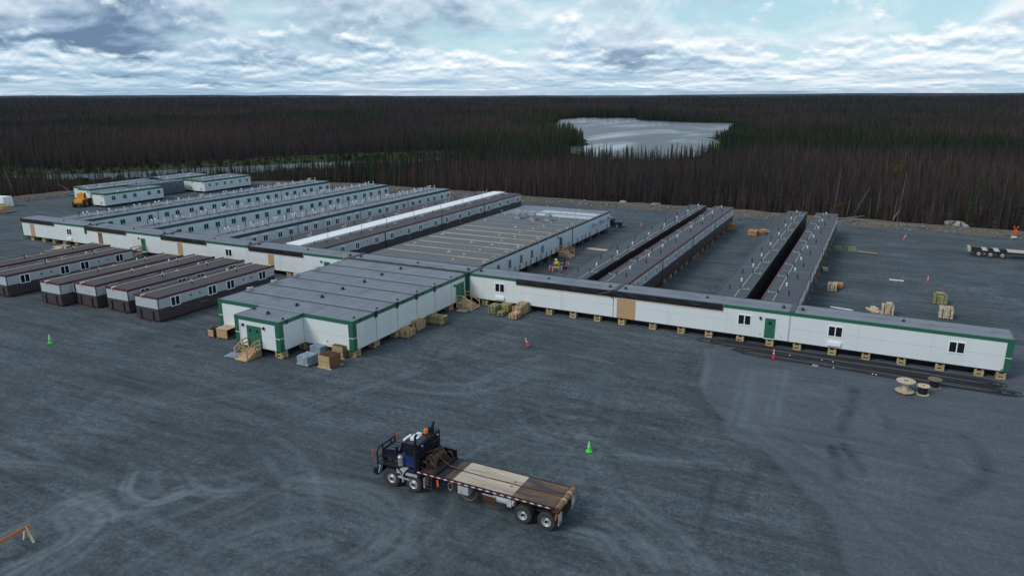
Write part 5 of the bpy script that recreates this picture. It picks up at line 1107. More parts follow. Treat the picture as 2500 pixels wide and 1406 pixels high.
for s in (-1, 1):
    part('fender', MB().prism([(-6.6, 1.28), (-6.6, 1.36), (-4.95, 1.40), (-4.62, 1.10), (-4.62, .98), (-5.0, 1.32)], s*.74 if s > 0 else -1.32, 1.32 if s > 0 else -.74), M_truck, T)
    part('fender', MB().prism([(-4.55, .80), (-4.30, 1.22), (-3.3, 1.25), (-3.02, .86), (-2.96, .90), (-3.25, 1.32), (-4.36, 1.30), (-4.62, .84)], s*.80 if s > 0 else -1.32, 1.32 if s > 0 else -.80), M_truck, T)
    part('mud_flap', MB().prism([(-6.55, .62), (-6.50, .62), (-6.32, 1.26), (-6.40, 1.26)], s*1.0 if s > 0 else -1.30, 1.30 if s > 0 else -1.0), M_wpaint, T)
    part('mud_flap', MB().prism([(-4.66, .40), (-4.58, .40), (-4.56, 1.0), (-4.64, 1.0)], s*.85 if s > 0 else -1.30, 1.30 if s > 0 else -.85), M_wpaint, T)
    part('mud_flap', MB().prism([(-2.98, .42), (-2.93, .42), (-2.93, 1.1), (-2.98, 1.1)], s*.85 if s > 0 else -1.30, 1.30 if s > 0 else -.85), M_lgrey, T)
    part('headlight', MB().cyl((-6.64, s*.98, 1.22), (-6.50, s*.98, 1.22), .11, n=12), M_tape_w, T)
    part('marker_flag', MB().bar((-6.88, s*1.28, 1.0), (-6.90, s*1.30, 1.95), .02).box(-6.92, -6.88, s*1.3-.02, s*1.3+.13, 1.80, 2.16), [M_orange], T)
    part('mirror', MB().box(-4.50, -4.42, s*1.12-.10, s*1.12+.10, 2.15, 2.75).bar((-4.4, s*.86, 2.65), (-4.46, s*1.05, 2.65), .03), M_steel, T)
    part('air_cleaner', MB().cyl((-4.72, s*.98, 1.42), (-4.72, s*.98, 2.02), .19, n=14).cyl((-4.72, s*.98, 2.022), (-4.72, s*.98, 2.14), .22, .14, 14), M_steel if s > 0 else M_galv, T)
    part('exhaust_stack', MB().cyl((-2.65, s*1.02, 1.35), (-2.65, s*1.02, 2.75), .15, n=12).cyl((-2.65, s*1.02, 2.75), (-2.65, s*1.02, 3.45), .08, n=10).tube([(-2.65, s*1.02, 3.44), (-2.63, s*1.02, 3.7), (-2.52, s*1.02, 3.88)], .085, 8), M_steel, T)
# cab
cab = part('cab', MB().prism([(-4.45, 1.35), (-4.45, 2.20), (-4.22, 2.98), (-2.75, 3.02), (-2.75, 1.35)], -.86, .86), M_truck, T); OFF[cab.name] = Vector()
part('windshield', MB().prism([(-4.46, 2.28), (-4.27, 2.92), (-4.262, 2.92), (-4.452, 2.28)], -.76, .76), M_glass, cab)
for s in (-1, 1):
    part('side_window', MB().prism([(-4.18, 2.22), (-4.02, 2.82), (-3.0, 2.82), (-3.0, 2.22)], s*.862 if s > 0 else -.874, .874 if s > 0 else -.862), M_glass, cab)
    dd = part('door', MB().prism([(-4.25, 1.42), (-4.25, 2.12), (-2.95, 2.12), (-2.95, 1.42)], s*.863 if s > 0 else -.885, .885 if s > 0 else -.863), M_blue, T); part('handle', MB().box(-3.2, -3.05, s*.89-.015, s*.89+.015, 1.98, 2.02), M_galv, dd)
    part('fuel_tank', MB().box(-4.42, -2.85, s*.9 if s > 0 else -1.28, 1.28 if s > 0 else -.9, .98, 1.30).bar((-4.3, s*1.30, .72), (-3.4, s*1.30, .72), .06), M_wpaint, T)
    part('step', MB().box(-4.5, -4.05, s*.95 if s > 0 else -1.25, 1.25 if s > 0 else -.95, .68, .76), M_wpaint, T)
part('roof_unit', MB().prism([(-3.75, 3.025), (-3.68, 3.24), (-2.98, 3.26), (-2.92, 3.025)], -.42, .42), M_white, T); part('unit_fan', MB().cyl((-3.33, 0, 3.255), (-3.33, 0, 3.285), .22, n=16), M_lgrey, T)
part('light_bar', MB().box(-4.18, -4.05, -.7, .1, 3.02, 3.14), M_white, T); part('beacon', MB().cyl((-2.55, .35, 3.36), (-2.55, .35, 3.62), .16, .13, 12), M_amber, T); part('beacon_base', MB().box(-2.75, -2.35, .1, .6, 3.32, 3.358), M_black, T)
part('work_light', MB().box(-2.75, -2.55, .65, .95, 3.36, 3.62), M_black, T); part('horn', MB().cyl((-4.1, .3, 3.06), (-3.6, .3, 3.06), .04, .02, 8), M_galv, T)
# headache rack
hr = part('headache_rack', MB().box(-2.32, -2.24, -1.28, -1.18, 1.52, 3.32).box(-2.32, -2.24, 1.18, 1.28, 1.52, 3.32).box(-2.30, -2.26, -1.18, 1.18, 1.6, 3.28), M_truck, T); OFF[hr.name] = Vector()
for z in (2.0, 2.45, 2.9, 3.25): part('rack_bar', MB().box(-2.25, -2.16, -1.2, 1.2, z-.04, z+.04), M_steel, hr)
part('rack_roof', MB().box(-2.75, -2.24, -1.25, 1.25, 3.29, 3.33), M_truck, T)
for s in (-.9, .9): part('rack_light', MB().cyl((-2.2, s, 3.12), (-2.12, s, 3.12), .06, n=8), M_tape_w, hr)
# winch bay
part('bay_floor', MB().box(-3.3, -2.15, -1.25, 1.25, 1.42, 1.50), M_chkplate, T)
wi = part('winch_drum', MB().cyl((-1.45, -.55, 2.0), (-1.45, .55, 2.0), .28, n=16).cyl((-1.45, -.6, 2.0), (-1.45, -.52, 2.0), .46, n=16).cyl((-1.45, .52, 2.0), (-1.45, .6, 2.0), .46, n=16), M_rust, T)
part('winch_frame', MB().bar((-2.1, -.75, 1.5), (-1.5, -.75, 2.35), .09).bar((-1.5, -.75, 2.35), (-.75, -.75, 1.55), .09).bar((-2.1, .75, 1.5), (-1.5, .75, 2.45), .09).bar((-1.5, .75, 2.45), (-.75, .75, 1.55), .09).bar((-1.5, -.75, 2.35), (-1.5, .75, 2.45), .08), M_rust, T)
for x, y in ((-1.75, -.95), (-1.1, -.95), (-1.0, .9)): part('cable_coil', MB().tube([(x+.28*math.cos(a*.45), y+.02*a*.3-.05, 1.82+.28*math.sin(a*.45)) for a in range(28)], .028, 5), M_rust, T)
part('hoses', MB().tube([(-2.2, -.6, 2.6), (-1.9, -.3, 2.4), (-1.6, .2, 2.5), (-1.2, .4, 2.2)], .022).tube([(-2.2, .4, 2.3), (-1.7, .9, 2.0), (-1.0, .6, 1.7)], .022).tube([(-1.45, 0, 2.28), (-.5, .05, 1.62), (.4, .05, 1.56)], .012), M_rustp, T)
part('side_rack', MB().box(-2.1, -.8, 1.16, 1.24, 1.5, 2.15), M_truck, T)
# deck
part('bay_rail', MB().box(-2.15, -2.02, -1.27, 1.27, 1.46, 1.66), M_steel, T)
for s in (-1, 1):
    part('side_rail', MB().box(-3.45, 6.05, s*1.22 if s > 0 else -1.30, 1.30 if s > 0 else -1.22, 1.32, 1.535), M_steel, T)
    for k in range(38):
        x = -3.45+k*.249
        if 1: box('reflector_tape', x, x+.24, s*1.302-.006, s*1.302+.004, 1.40, 1.47, M_tape_r if k % 2 else M_tape_w, T)
part('cross_members', MB().box(-2.0, 6.0, -1.2, 1.2, 1.28, 1.40), M_steel, T)
for s in (-1, 1):
    a, b = (-1.2, -.06) if s < 0 else (.06, 1.2)
    box('deck_plate', -2.0, -1.46, a, b, 1.42, 1.515, M_steel, T); box('deck_plate', -1.44, -.88, a, b, 1.42, 1.518, M_chkplate, T)
    n = 6; wdt = (b-a)/n
    for k in range(n): box('deck_plank', -.86, 3.28, a+k*wdt+.006, a+(k+1)*wdt-.006, 1.42, 1.525+random.uniform(-.003, .003), M_deck, T)
    box('deck_plate', 3.30, 6.0, a, b+(.055 if s < 0 else 0), 1.42, 1.52, M_deckr, T)
    for x in (-1.2, 2.7): box('tie_pocket', x, x+.16, s*.28-.05, s*.28+.05, 1.5285 if x > 1 else 1.5185, 1.535, M_black, T)
part('deck_cable', MB().tube([(-2.0, .0, 1.60), (-.8, 0, 1.55), (1.0, -.02, 1.545), (2.5, .03, 1.545), (3.9, -.02, 1.545), (5.0, .10, 1.545), (5.9, .35, 1.56)], .016, 5), M_steel, T)
ro = part('tail_roller', MB().cyl((6.22, -1.22, 1.44), (6.22, 1.22, 1.44), .19, n=20), M_rustp, T, smooth=False)
part('roller_collar', MB().cyl((6.22, .52, 1.44), (6.22, .60, 1.44), .205, n=20).cyl((6.22, -.34, 1.44), (6.22, -.26, 1.44), .205, n=20), M_woodp, T)
for s in (-1, 1): part('roller_bracket', MB().prism([(5.95, 1.2), (5.95, 1.52), (6.3, 1.56), (6.42, 1.40), (6.25, 1.2)], s*1.235 if s > 0 else -1.30, 1.30 if s > 0 else -1.235), M_rust, T)
for k in range(9): y = -1.1+k*.275; part('tail_chain', MB().tube([(6.28, y, 1.22), (6.30, y+.03, .9), (6.27, y-.02, .55+.1*(k % 3))], .03, 5), M_chain, T)
for s in (-1, 1): part('mud_flap', MB().box(6.30, 6.33, s*1.0-.26, s*1.0+.26, .38, 1.12), M_wpaint, T); part('flap_print', MB().box(6.331, 6.334, s*1.0-.2, s*1.0+.2, .46, .56), M_steel, T)
part('wide_load_flag', MB().box(6.2, 6.24, -1.48, -1.22, .85, 1.15), M_orange, T); part('tail_hose', MB().tube([(6.3, 1.25, 1.5), (6.5, 1.35, 1.2), (6.5, 1.4, .7), (6.35, 1.2, .5)], .02), M_black, T)
# under-deck gear on the near side
part('ladder', MB().bar((-1.35, -1.29, .42), (-1.35, -1.27, 1.34), .045).bar((-.92, -1.29, .42), (-.92, -1.27, 1.34), .045), M_rust, T)
for k in range(4): part('rung', MB().bar((-1.35, -1.29, .48+k*.25), (-.92, -1.29, .48+k*.25), .035), M_rust, T)
part('red_flag', MB().prism([(-.52, 1.28), (-.40, 1.28), (-.36, .85), (-.50, .80)], -1.34, -1.32), M_orange, T)
tb = part('tool_box', MB().box(.75, 1.5, -1.26, -.7, .72, 1.26), M_lgrey, T); OFF[tb.name] = Vector()
for x in (.77, 1.135): q = part('box_door', MB().box(x, x+.345, -1.28, -1.261, .75, 1.23), M_wpaint, tb); part('latch', MB().box(x+.15, x+.2, -1.30, -1.281, .95, 1.05), M_steel, q) if False else None
part('cylinder_tank', MB().cyl((2.35, -1.0, 1.0), (3.75, -1.0, 1.0), .26, n=18), M_wpaint, T, smooth=False)
part('battery_box', MB().box(3.02, 3.30, -1.28, -.75, .75, 1.26), M_lgrey, T)
part('chain_rack', MB().box(2.02, 2.92, -1.30, -1.26, 1.12, 1.20), M_wpaint, T)
for k in range(10): x = 2.08+k*.085; part('hanging_chain', MB().tube([(x, -1.33, 1.14), (x+.02, -1.36, .85), (x+.05*math.sin(k), -1.34, .62+.04*(k % 3)), (x+.06, -1.35, .9), (x+.05, -1.33, 1.14)], .022, 5), M_chain, T)
part('air_hose', MB().tube([(.8, -1.25, 1.2), (.95, -1.30, .75), (1.3, -1.32, .50), (1.7, -1.32, .52), (2.0, -1.30, .8), (2.05, -1.28, 1.1)], .022, 6), M_rustp, T); part('hose_loop', MB().tube([(.15+.16*math.cos(a*.5), -1.2, 1.0+.26*math.sin(a*.5)) for a in range(14)], .028, 6), M_galv, T)
part('strap_bundle', MB().bar((.55, -1.22, 1.28), (.55, -1.22, .75), .08).bar((.66, -1.22, 1.28), (.66, -1.22, .82), .05), M_rust, T)

for ch in T.children:
    nm = ch.name.split('.')[0]; ch.location.x += SH.get(nm, 0)
    if nm not in ('wheel', 'axle', 'suspension', 'frame_rail', 'bumper'): ch.location.z += .12
# ================================================================== lowbed trailer at the right edge
q = at(2388, 627); R_ = thing('flatbed_trailer', 'low black flatbed trailer with three axles cut by the right edge', 'trailer', (q.x, q.y, 0))
for x in (0, 1.55, 3.1):
    for s in (-1, 1): wheel(R_, x, (0.15 if s < 0 else 2.35), .50, .30, s)
for y in (.45, 2.05): box('main_beam', -1.4, 13, y-.1, y+.1, .72, 1.02, M_steel, R_)
for y in (.0, 2.5): box('side_beam', -1.3, 13, y-.04, y+.04, .86, 1.04, M_black, R_)
for x in (.78, 2.33): part('cross_plate', MB().box(x-.35, x+.35, -.08, 2.58, 1.05, 1.10), M_wpaint, R_)
for k in range(8): y = .02+k*.31; box('deck_plank', 3.75, 13, y, y+.29, 1.045, 1.11, M_deck, R_)
part('tail_board', MB().box(-1.45, -1.1, -.05, 2.55, .75, 1.28), M_woodp, R_); part('warning_triangle', MB().prism([(.62, .45), (.95, .45), (.785, .78)], -.10, -.08), M_orange, R_); part('mud_flap', MB().box(-.85, -.82, -.05, .4, .2, .8), M_steel, R_)
part('landing_leg', MB().box(10.5, 10.7, .3, .5, 0, .72).box(10.5, 10.7, 2.0, 2.2, 0, .72), M_steel, R_)
# ================================================================== pickup behind the kitchen
q = at(1497, 560); K = thing('pickup_truck', 'black pickup truck parked at the far corner of the kitchen block', 'pickup', (q.x-1.6, q.y+2.3, 0), math.radians(8))
part('body', MB().prism([(-2.7, .45), (-2.75, .95), (-1.2, 1.08), (2.6, 1.05), (2.65, .45)], -.95, .95), M_truck, K); part('cab', MB().prism([(-1.25, 1.085), (-.65, 1.72), (.75, 1.74), (1.0, 1.085)], -.85, .85), M_truck, K)
for s in (-1, 1): part('side_window', MB().prism([(-1.0, 1.15), (-.6, 1.66), (.65, 1.66), (.8, 1.15)], s*.852 if s > 0 else -.862, .862 if s > 0 else -.852), M_glass, K)
part('box_floor', MB().box(1.05, 2.55, -.8, .8, 1.052, 1.07), M_steel, K); part('bumper', MB().box(2.66, 2.8, -.9, .9, .5, .72), M_galv, K); part('tail_light', MB().box(2.651, 2.665, -.93, -.75, .75, 1.0), M_tape_r, K); part('tail_light', MB().box(2.651, 2.665, .75, .93, .75, 1.0), M_tape_r, K)
for x in (-1.75, 1.7):
    for s in (-1, 1): wheel(K, x, s*.85, .40, .26, s)
# ================================================================== yellow loader
q = at(187, 506); Y_ = thing('wheel_loader', 'yellow wheel loader standing before the spare modules, seen from its front', 'loader', (q.x, q.y+1.6, 0), math.radians(-52))
for x in (-1.5, 1.5):
    for s in (-1, 1): wheel(Y_, x, s*1.15, .82, .62, s, M_yel)
part('rear_body', MB().prism([(.2, .9), (.2, 1.9), (2.6, 1.8), (2.8, 1.2), (2.6, .8)], -.85, .85), M_yel, Y_); part('front_frame', MB().prism([(-2.1, .7), (-2.0, 1.4), (-.4, 1.7), (.1, 1.5), (.1, .7)], -.6, .6), M_yel, Y_)
cb = part('cab', MB().prism([(-.6, 1.6), (-.5, 3.05), (.75, 3.05), (.85, 1.6)], -.72, .72), M_yel, Y_); OFF[cb.name] = Vector()
part('front_glass', MB().prism([(-.61, 1.85), (-.53, 2.85), (-.52, 2.85), (-.60, 1.85)], -.6, .6), M_glass, cb)
for s in (-1, 1): part('side_glass', MB().prism([(-.45, 1.85), (-.4, 2.85), (.6, 2.85), (.65, 1.85)], s*.721 if s > 0 else -.73, .73 if s > 0 else -.721), M_glass, cb); part('lift_arm', MB().bar((-.6, s*.5, 1.75), (-2.5, s*.5, 1.0), .16, .32), M_yel, Y_); part('fender', MB().box(-2.3, -.7, s*.85 if s > 0 else -1.45, 1.45 if s > 0 else -.85, 1.68, 1.76), M_yel, Y_)
part('bucket', MB().prism([(-3.6, .12), (-2.6, .1), (-2.5, 1.25), (-2.7, 1.2), (-2.8, .3), (-3.6, .2)], -1.4, 1.4), M_yel, Y_); part('roof_light', MB().cyl((.1, 0, 3.051), (.1, 0, 3.25), .1, n=8), M_amber, Y_)

# ================================================================== rock edge of the pad, boulders, logs
def rock_mesh(seed, flat=.7):
    rn = random.Random(seed); import bmesh
    bm = bmesh.new(); bmesh.ops.create_icosphere(bm, subdivisions=2, radius=1)
    ax = [Vector((rn.gauss(0, 1), rn.gauss(0, 1), rn.gauss(0, 1))).normalized() for _ in range(7)]; dd = [rn.uniform(.55, .85) for _ in ax]
    for v in bm.verts:
        for a, q in zip(ax, dd):
            e = v.co.dot(a)
            if e > q: v.co -= a*(e-q)
        v.co.z = v.co.z*flat+flat*.5; v.co *= 1+rn.uniform(-.03, .03)
    me = bpy.data.meshes.new('boulder'); bm.to_mesh(me); bm.free(); me.materials.append(M_rock); return me
RK = [rock_mesh(k) for k in range(5)]
for i, (px, py, w, lb) in enumerate(((1521, 497, 1.0, 'large pale boulder on the rock edge, left of two behind the wrapped row'), (1601, 503, 1.25, 'largest pale boulder on the rock edge behind the wrapped row'), (1581, 502, .6, 'small brownish boulder between two large pale ones'), (1427, 491, .55, 'small pale boulder at the far rock edge beyond the kitchen'), (1352, 488, .5, 'small boulder at the far rock edge near the dark double row'), (1387, 489, .5, 'brown mossy boulder at the far rock edge beyond the kitchen'), (2321, 548, 1.3, 'left of three piled pale boulders at the right treeline'), (2340, 552, 1.2, 'middle of three piled pale boulders at the right treeline'), (2355, 555, .85, 'right smallest of three piled boulders at the right treeline'))):
    p = at(px, py, .3); o = link('boulder', RK[i % 5], None, (p.x, p.y, .05), i*1.3); o.scale = (w, w*.9, w*.95); tag(o, lb, 'boulder', 'boulders along the pad edge')
# berm: rock strip and earth ridge following the pad edge
def offs(d_):
    out = []
    for i, p in enumerate(PAD):
        a = Vector(PAD[max(i-1, 0)]); b = Vector(PAD[min(i+1, len(PAD)-1)]); n_ = Vector((-(b-a).y, (b-a).x)).normalized(); out.append(Vector(p)+n_*d_)
    return out
def berm():
    rows = [(-1.6, .0), (-.2, .25), (1.6, .55), (3.4, .75), (5.0, .5), (7.0, -.6), (9.0, -1.7)]
    ls = [offs(a) for a, h in rows]; vs = []; m_ = 60
    for (a, h), l in zip(rows, ls):
        for s in range(m_*(len(PAD)-1)//6+1):
            u = s*6/m_; i = min(int(u), len(PAD)-2); q = l[i].lerp(l[i+1], u-i); vs.append((q.x, q.y, h*(.7+.6*float(vnoise(q.x, q.y, 4.0, 5)))-.02))
    c_ = m_*(len(PAD)-1)//6+1; fs = [(r*c_+s, r*c_+s+1, (r+1)*c_+s+1, (r+1)*c_+s) for r in range(len(rows)-1) for s in range(c_-1)]
    me = bpy.data.meshes.new('earth_berm'); me.from_pydata(vs, [], fs)
    if me.polygons[0].normal.z < 0: me.flip_normals()
    mm = mat('berm_soil', (0.115, 0.092, 0.062), .95, var=.3, vs=.5, dirt=((.060, .062, .028), .35, .5)); me.materials.append(mm); return me
tag(link('earth_berm', berm()), 'low bank of tan soil behind the rock edge', kind='structure')
def riprap():
    vs = []; fs = []; base = RK[0]
    import bmesh
    bm = bmesh.new(); bmesh.ops.create_icosphere(bm, subdivisions=1, radius=1); bv = [v.co.copy() for v in bm.verts]; bf = [[v.index for v in f.verts] for f in bm.faces]; bm.free()
    for i in range(len(PAD)-1):
        a, b = Vector(PAD[i]), Vector(PAD[i+1]); L_ = (b-a).length; nn = Vector((-(b-a).y, (b-a).x)).normalized()
        for k in range(int(L_*7.0)):
            q = a.lerp(b, random.random())+nn*random.triangular(-2.2, 3.2, .4); s = random.uniform(.10, .36); o = len(vs); rz = Matrix.Rotation(random.uniform(0, 6), 3, 'Z')
            h = max(0, min(.5, ((q-a).dot(nn)+1.6)*.15))
            for v in bv: w_ = rz @ Vector((v.x*s*1.3, v.y*s, v.z*s*.8))*random.uniform(.75, 1.15); vs.append((q.x+w_.x, q.y+w_.y, h+w_.z+.04))
            fs += [[j+o for j in f] for f in bf]
    me = bpy.data.meshes.new('riprap'); me.from_pydata(vs, [], fs); me.materials.append(M_rip); return me
tag(link('riprap', riprap()), 'band of blue grey broken rock along the rear edge of the gravel pad', 'rocks', kind='stuff')
for i, (p0, p1, lb) in enumerate((((2080, 537, .8), (2170, 540, .6), 'grey fallen log lying along the right treeline'), ((2040, 535, .7), (2110, 531, 1.0), 'thin fallen log near the end of the rightmost row'), ((2180, 536, .7), (2200, 520, 2.2), 'short broken log propped up at the right treeline'), ((2130, 545, .5), (2185, 549, .5), 'pale fallen pole below the right treeline'), ((1500, 495, .6), (1560, 499, .6), 'dark fallen log between boulders behind the kitchen'))):
    a, b = at(*p0[:2], p0[2]), at(*p1[:2], p0[2]); b.z = p1[2]
    o = thing('fallen_log', lb, 'log', (a.x, a.y, 0), 0, 'fallen logs at the treeline'); v = b-Vector((a.x, a.y, 0)); part('trunk', MB().cyl((0, 0, a.z), v, .14, .07, 7), M_log, o); part('snag', MB().bar(v*.4+Vector((0, 0, .1)), v*.4+Vector((.3, .2, .7)), .05).bar(v*.7, v*.7+Vector((-.2, .3, .5)), .04), M_log, o)

# ================================================================== trees
def tmat(name, cols, rough=.9):
    mm = bpy.data.materials.new(name); mm.use_nodes = True; t = mm.node_tree; b = t.nodes['Principled BSDF']; b.inputs['Roughness'].default_value = rough; b.inputs['Specular IOR Level'].default_value = .15
    oi = t.nodes.new('ShaderNodeObjectInfo'); c_ = ramp(t, oi.outputs['Random'], [(i/(len(cols)-1), q) for i, q in enumerate(cols)]); g = t.nodes.new('ShaderNodeNewGeometry')
    n_ = noise(t, g.outputs['Position'], 1.7, 3, .6); c_ = mixc(t, 1.0, c_, ramp(t, n_, [(.3, .65), (.7, 1.35)]), 'MULTIPLY')
    # broad patches over the country: redder, greyer
    pt = noise(t, g.outputs['Position'], .006, 4, .6); c_ = mixc(t, 1.0, c_, ramp(t, pt, [(.35, (.58, .58, .72)), (.5, (1, .92, .98)), (.65, (1.45, 1.18, 1.16))]), 'MULTIPLY')
    t.links.new(c_, b.inputs['Base Color']); return mm
TM_bark = tmat('burnt_bark', [(.014, .013, .014), (.034, .030, .029), (.085, .075, .069)])
TM_burn = tmat('burnt_twigs', [(.018, .015, .017), (.044, .035, .035), (.090, .070, .062), (.034, .029, .031), (.066, .054, .053)])
TM_brown = tmat('scorched_needles', [(.056, .042, .037), (.080, .057, .047), (.054, .046, .036)])
TM_grn = tmat('spruce_needles', [(.014, .028, .014), (.022, .042, .017), (.040, .060, .020)])
TM_mix = tmat('thin_olive_needles', [(.036, .037, .021), (.048, .043, .026), (.030, .036, .018)])
TM_pale = tmat('bleached_bark', [(.12, .105, .095), (.17, .15, .135)])
TM_lime = tmat('fresh_birch_leaves', [(.075, .085, .012), (.095, .105, .018)])
TM_shrub = tmat('shrub_leaves', [(.020, .034, .010), (.044, .060, .016)])
def spruce(seed, h, rmax, n, bw, droop, top=.08, bare=.10, dead=False):
    """returns (trunk MB, crown MB); many thin drooping sprays round a tapered stem"""
    rn = random.Random(seed); tr = MB(); cr = MB(); bend = Vector((rn.uniform(-.25, .25), rn.uniform(-.25, .25), 0))
    def ax(z): return bend*(z/h)**2+Vector((0, 0, z))
    tr.cyl((0, 0, -.3), ax(h*.5), .075, .05, 5, False).cyl(ax(h*.5), ax(h), .05, .012, 5, False)
    for k in range(n):
        u = bare+(1-bare)*((k+rn.random())/n); z = h*u
        prof = (1-u)**.7*.85+top if not dead else (.35+.65*(1-u))*(.5 if u > .85 else 1)
        L_ = rmax*prof*rn.uniform(.5, 1.15)*(1.25 if rn.random() < .12 else 1); a = rn.uniform(0, 6.283); d = Vector((math.cos(a), math.sin(a), 0)); s = Vector((-d.y, d.x, 0))
        p0 = ax(z); p1 = p0+d*L_*.55+Vector((0, 0, -L_*droop*.4)); p2 = p0+d*L_+Vector((0, 0, -L_*droop)); w = bw*rn.uniform(.6, 1.4)
        cr.add([p0, p1+s*w+Vector((0, 0, -w*.4)), p2, p1-s*w+Vector((0, 0, -w*.4)), p1+Vector((0, 0, w*.7))], [(0, 1, 4), (1, 2, 4), (2, 3, 4), (3, 0, 4)])
    return tr, cr
SPEC = {}
def species(name, mt_c, mt_b, args):
    SPEC[name] = []
    for k, (h, r, n, bw, dr) in enumerate(args):
        tr, cr = spruce(hash(name) % 97 + k if False else (len(SPEC)*31+k), h, r, n, bw, dr, dead=name in ('burnt', 'bare'))
        both = MB(); both.cm = 0; both.add(tr.v, tr.f); both.cm = 1; both.add(cr.v, cr.f)
        SPEC[name].append((tr.mesh(name+'_trunk', mt_b), cr.mesh(name+'_crown', mt_c), both.mesh(name+'_tree', [mt_b, mt_c]), h))
species('burnt', TM_burn, TM_bark, [(7.6, .75, 100, .06, .45), (6.4, .62, 90, .06, .6), (8.6, .68, 100, .06, .4), (5.2, .70, 80, .06, .5)])
species('scorched', TM_brown, TM_bark, [(7.4, .60, 90, .075, .7), (6.0, .55, 80, .075, .7), (8.2, .60, 90, .075, .7)])
species('olive', TM_mix, TM_bark, [(7.0, .66, 95, .09, .7), (5.6, .60, 85, .09, .7)])
species('green', TM_grn, TM_bark, [(8.0, .90, 120, .13, .65), (6.6, .80, 110, .13, .65), (9.2, .95, 130, .13, .6)])
species('bare', TM_pale, TM_pale, [(8.5, .5, 14, .02, .2), (7.0, .5, 12, .02, .2)])
# bushy broadleaf and shrubs
def bush(seed, r, h, n, lf):
    rn = random.Random(seed); cr = MB(); tr = MB()
    for k in range(5): a = k*1.26; tr.cyl((0, 0, -.2), (r*.5*math.cos(a), r*.5*math.sin(a), h*.75), .05, .015, 4, False)
    for k in range(n):
        v = Vector((rn.gauss(0, 1), rn.gauss(0, 1), rn.gauss(0, 1))).normalized()*rn.uniform(.45, 1)**.5; p = Vector((v.x*r*rn.uniform(.7, 1.1), v.y*r, h*.58+v.z*h*.42)); a = Vector((rn.gauss(0, 1), rn.gauss(0, 1), rn.gauss(0, 1))).normalized(); b = a.orthogonal().normalized()
        cr.add([p-a*lf, p+b*lf*.6, p+a*lf, p-b*lf*.6], [(0, 1, 2, 3)])
    return tr, cr
for nm, mt_, a in (('birch', TM_lime, (1.3, 4.6, 420, .16)), ('shrub', TM_shrub, (.8, 1.3, 160, .14))):
    SPEC[nm] = []
    for k in range(2):
        tr, cr = bush(k+5, *a); both = MB(); both.cm = 0; both.add(tr.v, tr.f); both.cm = 1; both.add(cr.v, cr.f); SPEC[nm].append((tr.mesh(nm+'_stems', TM_bark), cr.mesh(nm+'_crown', mt_), both.mesh(nm+'_plant', [TM_bark, mt_]), a[1]))
VAR = [(k, i) for k in SPEC for i in range(len(SPEC[k]))]; VIDX = {v: j for j, v in enumerate(VAR)}

# scatter, in camera-centred rings so that density falls with distance
def ring(r0, r1, dens, amax=39.5):
    n_ = int(math.radians(2*amax)*.5*(r1*r1-r0*r0)*dens); r = np.sqrt(rng.uniform(r0*r0, r1*r1, n_)); a = np.radians(rng.uniform(-amax, amax, n_))
    rx, ry = np.sin(a)*r, np.cos(a)*r; return np.stack([rx*math.cos(YAW)-ry*math.sin(YAW), rx*math.sin(YAW)+ry*math.cos(YAW)], -1)
pts = np.concatenate([ring(120, 260, .75), ring(260, 420, .50), ring(420, 800, .20), ring(800, 1500, .055), ring(1500, 3200, .012)])
x, y = pts[:, 0], pts[:, 1]
dpad = dist(PAD, x, y, False); keep = ~inside(PADPOLY, x, y) & (dpad > 4.6) & ~inside(LAKE, x, y) & ~inside(POND, x, y)
dw = np.minimum(dist(LAKE, x, y), dist(POND, x, y)); dpond = dist(POND, x, y)
keep &= (dw > 2.0) & ((dpond > 14) | (rng.random(len(x)) < .35))
# wet meadow on the far bank of the pond
keep &= ~inside(MEAD, x, y) | (rng.random(len(x)) < .10)
STRIP = [(-270, 128), (-183, 124), (-156, 150), (-125, 158), (-112, 300), (-127, 316), (-139, 268), (-160, 229), (-178, 204), (-198, 176), (-232, 140)]
instrip = inside(STRIP, x, y); keep &= ~instrip | (rng.random(len(x)) < np.clip(.45+(x+195)/70, .25, 1))
nearlake = (dist(LAKE, x, y) < 26) & (y < 345); keep &= ~nearlake | (rng.random(len(x)) < .55); keep &= (dpad > 10) | (rng.random(len(x)) < .45)
keep &= rng.random(len(x)) < np.clip(.45+1.1*fbm(x, y, 60, 61, 3), .35, 1)
pts = pts[keep]; x, y = pts[:, 0], pts[:, 1]; D = np.hypot(x, y); dw = np.minimum(dist(LAKE, x, y), dist(POND, x, y)*1.0)
gp = np.clip(1-dw/26, 0, 1)*.85 + np.clip((fbm(x, y, 190, 11)-.66)*3.5, 0, .45) + .015
gp += .45*np.exp(-(((x+185)/40)**2+((y-330)/60)**2)) + .35*np.clip((fbm(x, y, 70, 71)-.58)*6, 0, 1)
gp = np.where(dpad[keep] < 30, gp*.35, gp)
gp = np.where(instrip[keep], gp+.16, gp); u = rng.random(len(x)); red = np.clip((fbm(x, y, 240, 81)-.42)*3.2, .08, .8)
kind = np.where(u < gp, 'green', np.where(u < gp+.17, 'olive', np.where(rng.random(len(x)) < red*.7, 'scorched', 'burnt')))
kind = np.where(rng.random(len(x)) < .012, 'bare', kind); kind = np.where((kind == 'olive') & (rng.random(len(x)) < .02), 'birch', kind)
sc = rng.uniform(.48, 1.0, len(x))*np.where((x > -118) & (dist(LAKE, x, y) < 30) & (y > 420), .65, 1.0)*np.where(instrip[keep] & (x < -150), .68, 1.0)*np.where((dist(LAKE, x, y) < 75) & (y < 420), .84, 1.0)*np.where(D > 1500, 1.9, np.where(D > 800, 1.25, 1.0)); wx = np.where(D > 1500, 4.0, np.where(D > 800, 2.6, np.where(D > 420, 1.5, 1.0)))
sc = np.where(kind == 'green', sc*1.05, sc); zt_ = polar_z(x, y)-.1
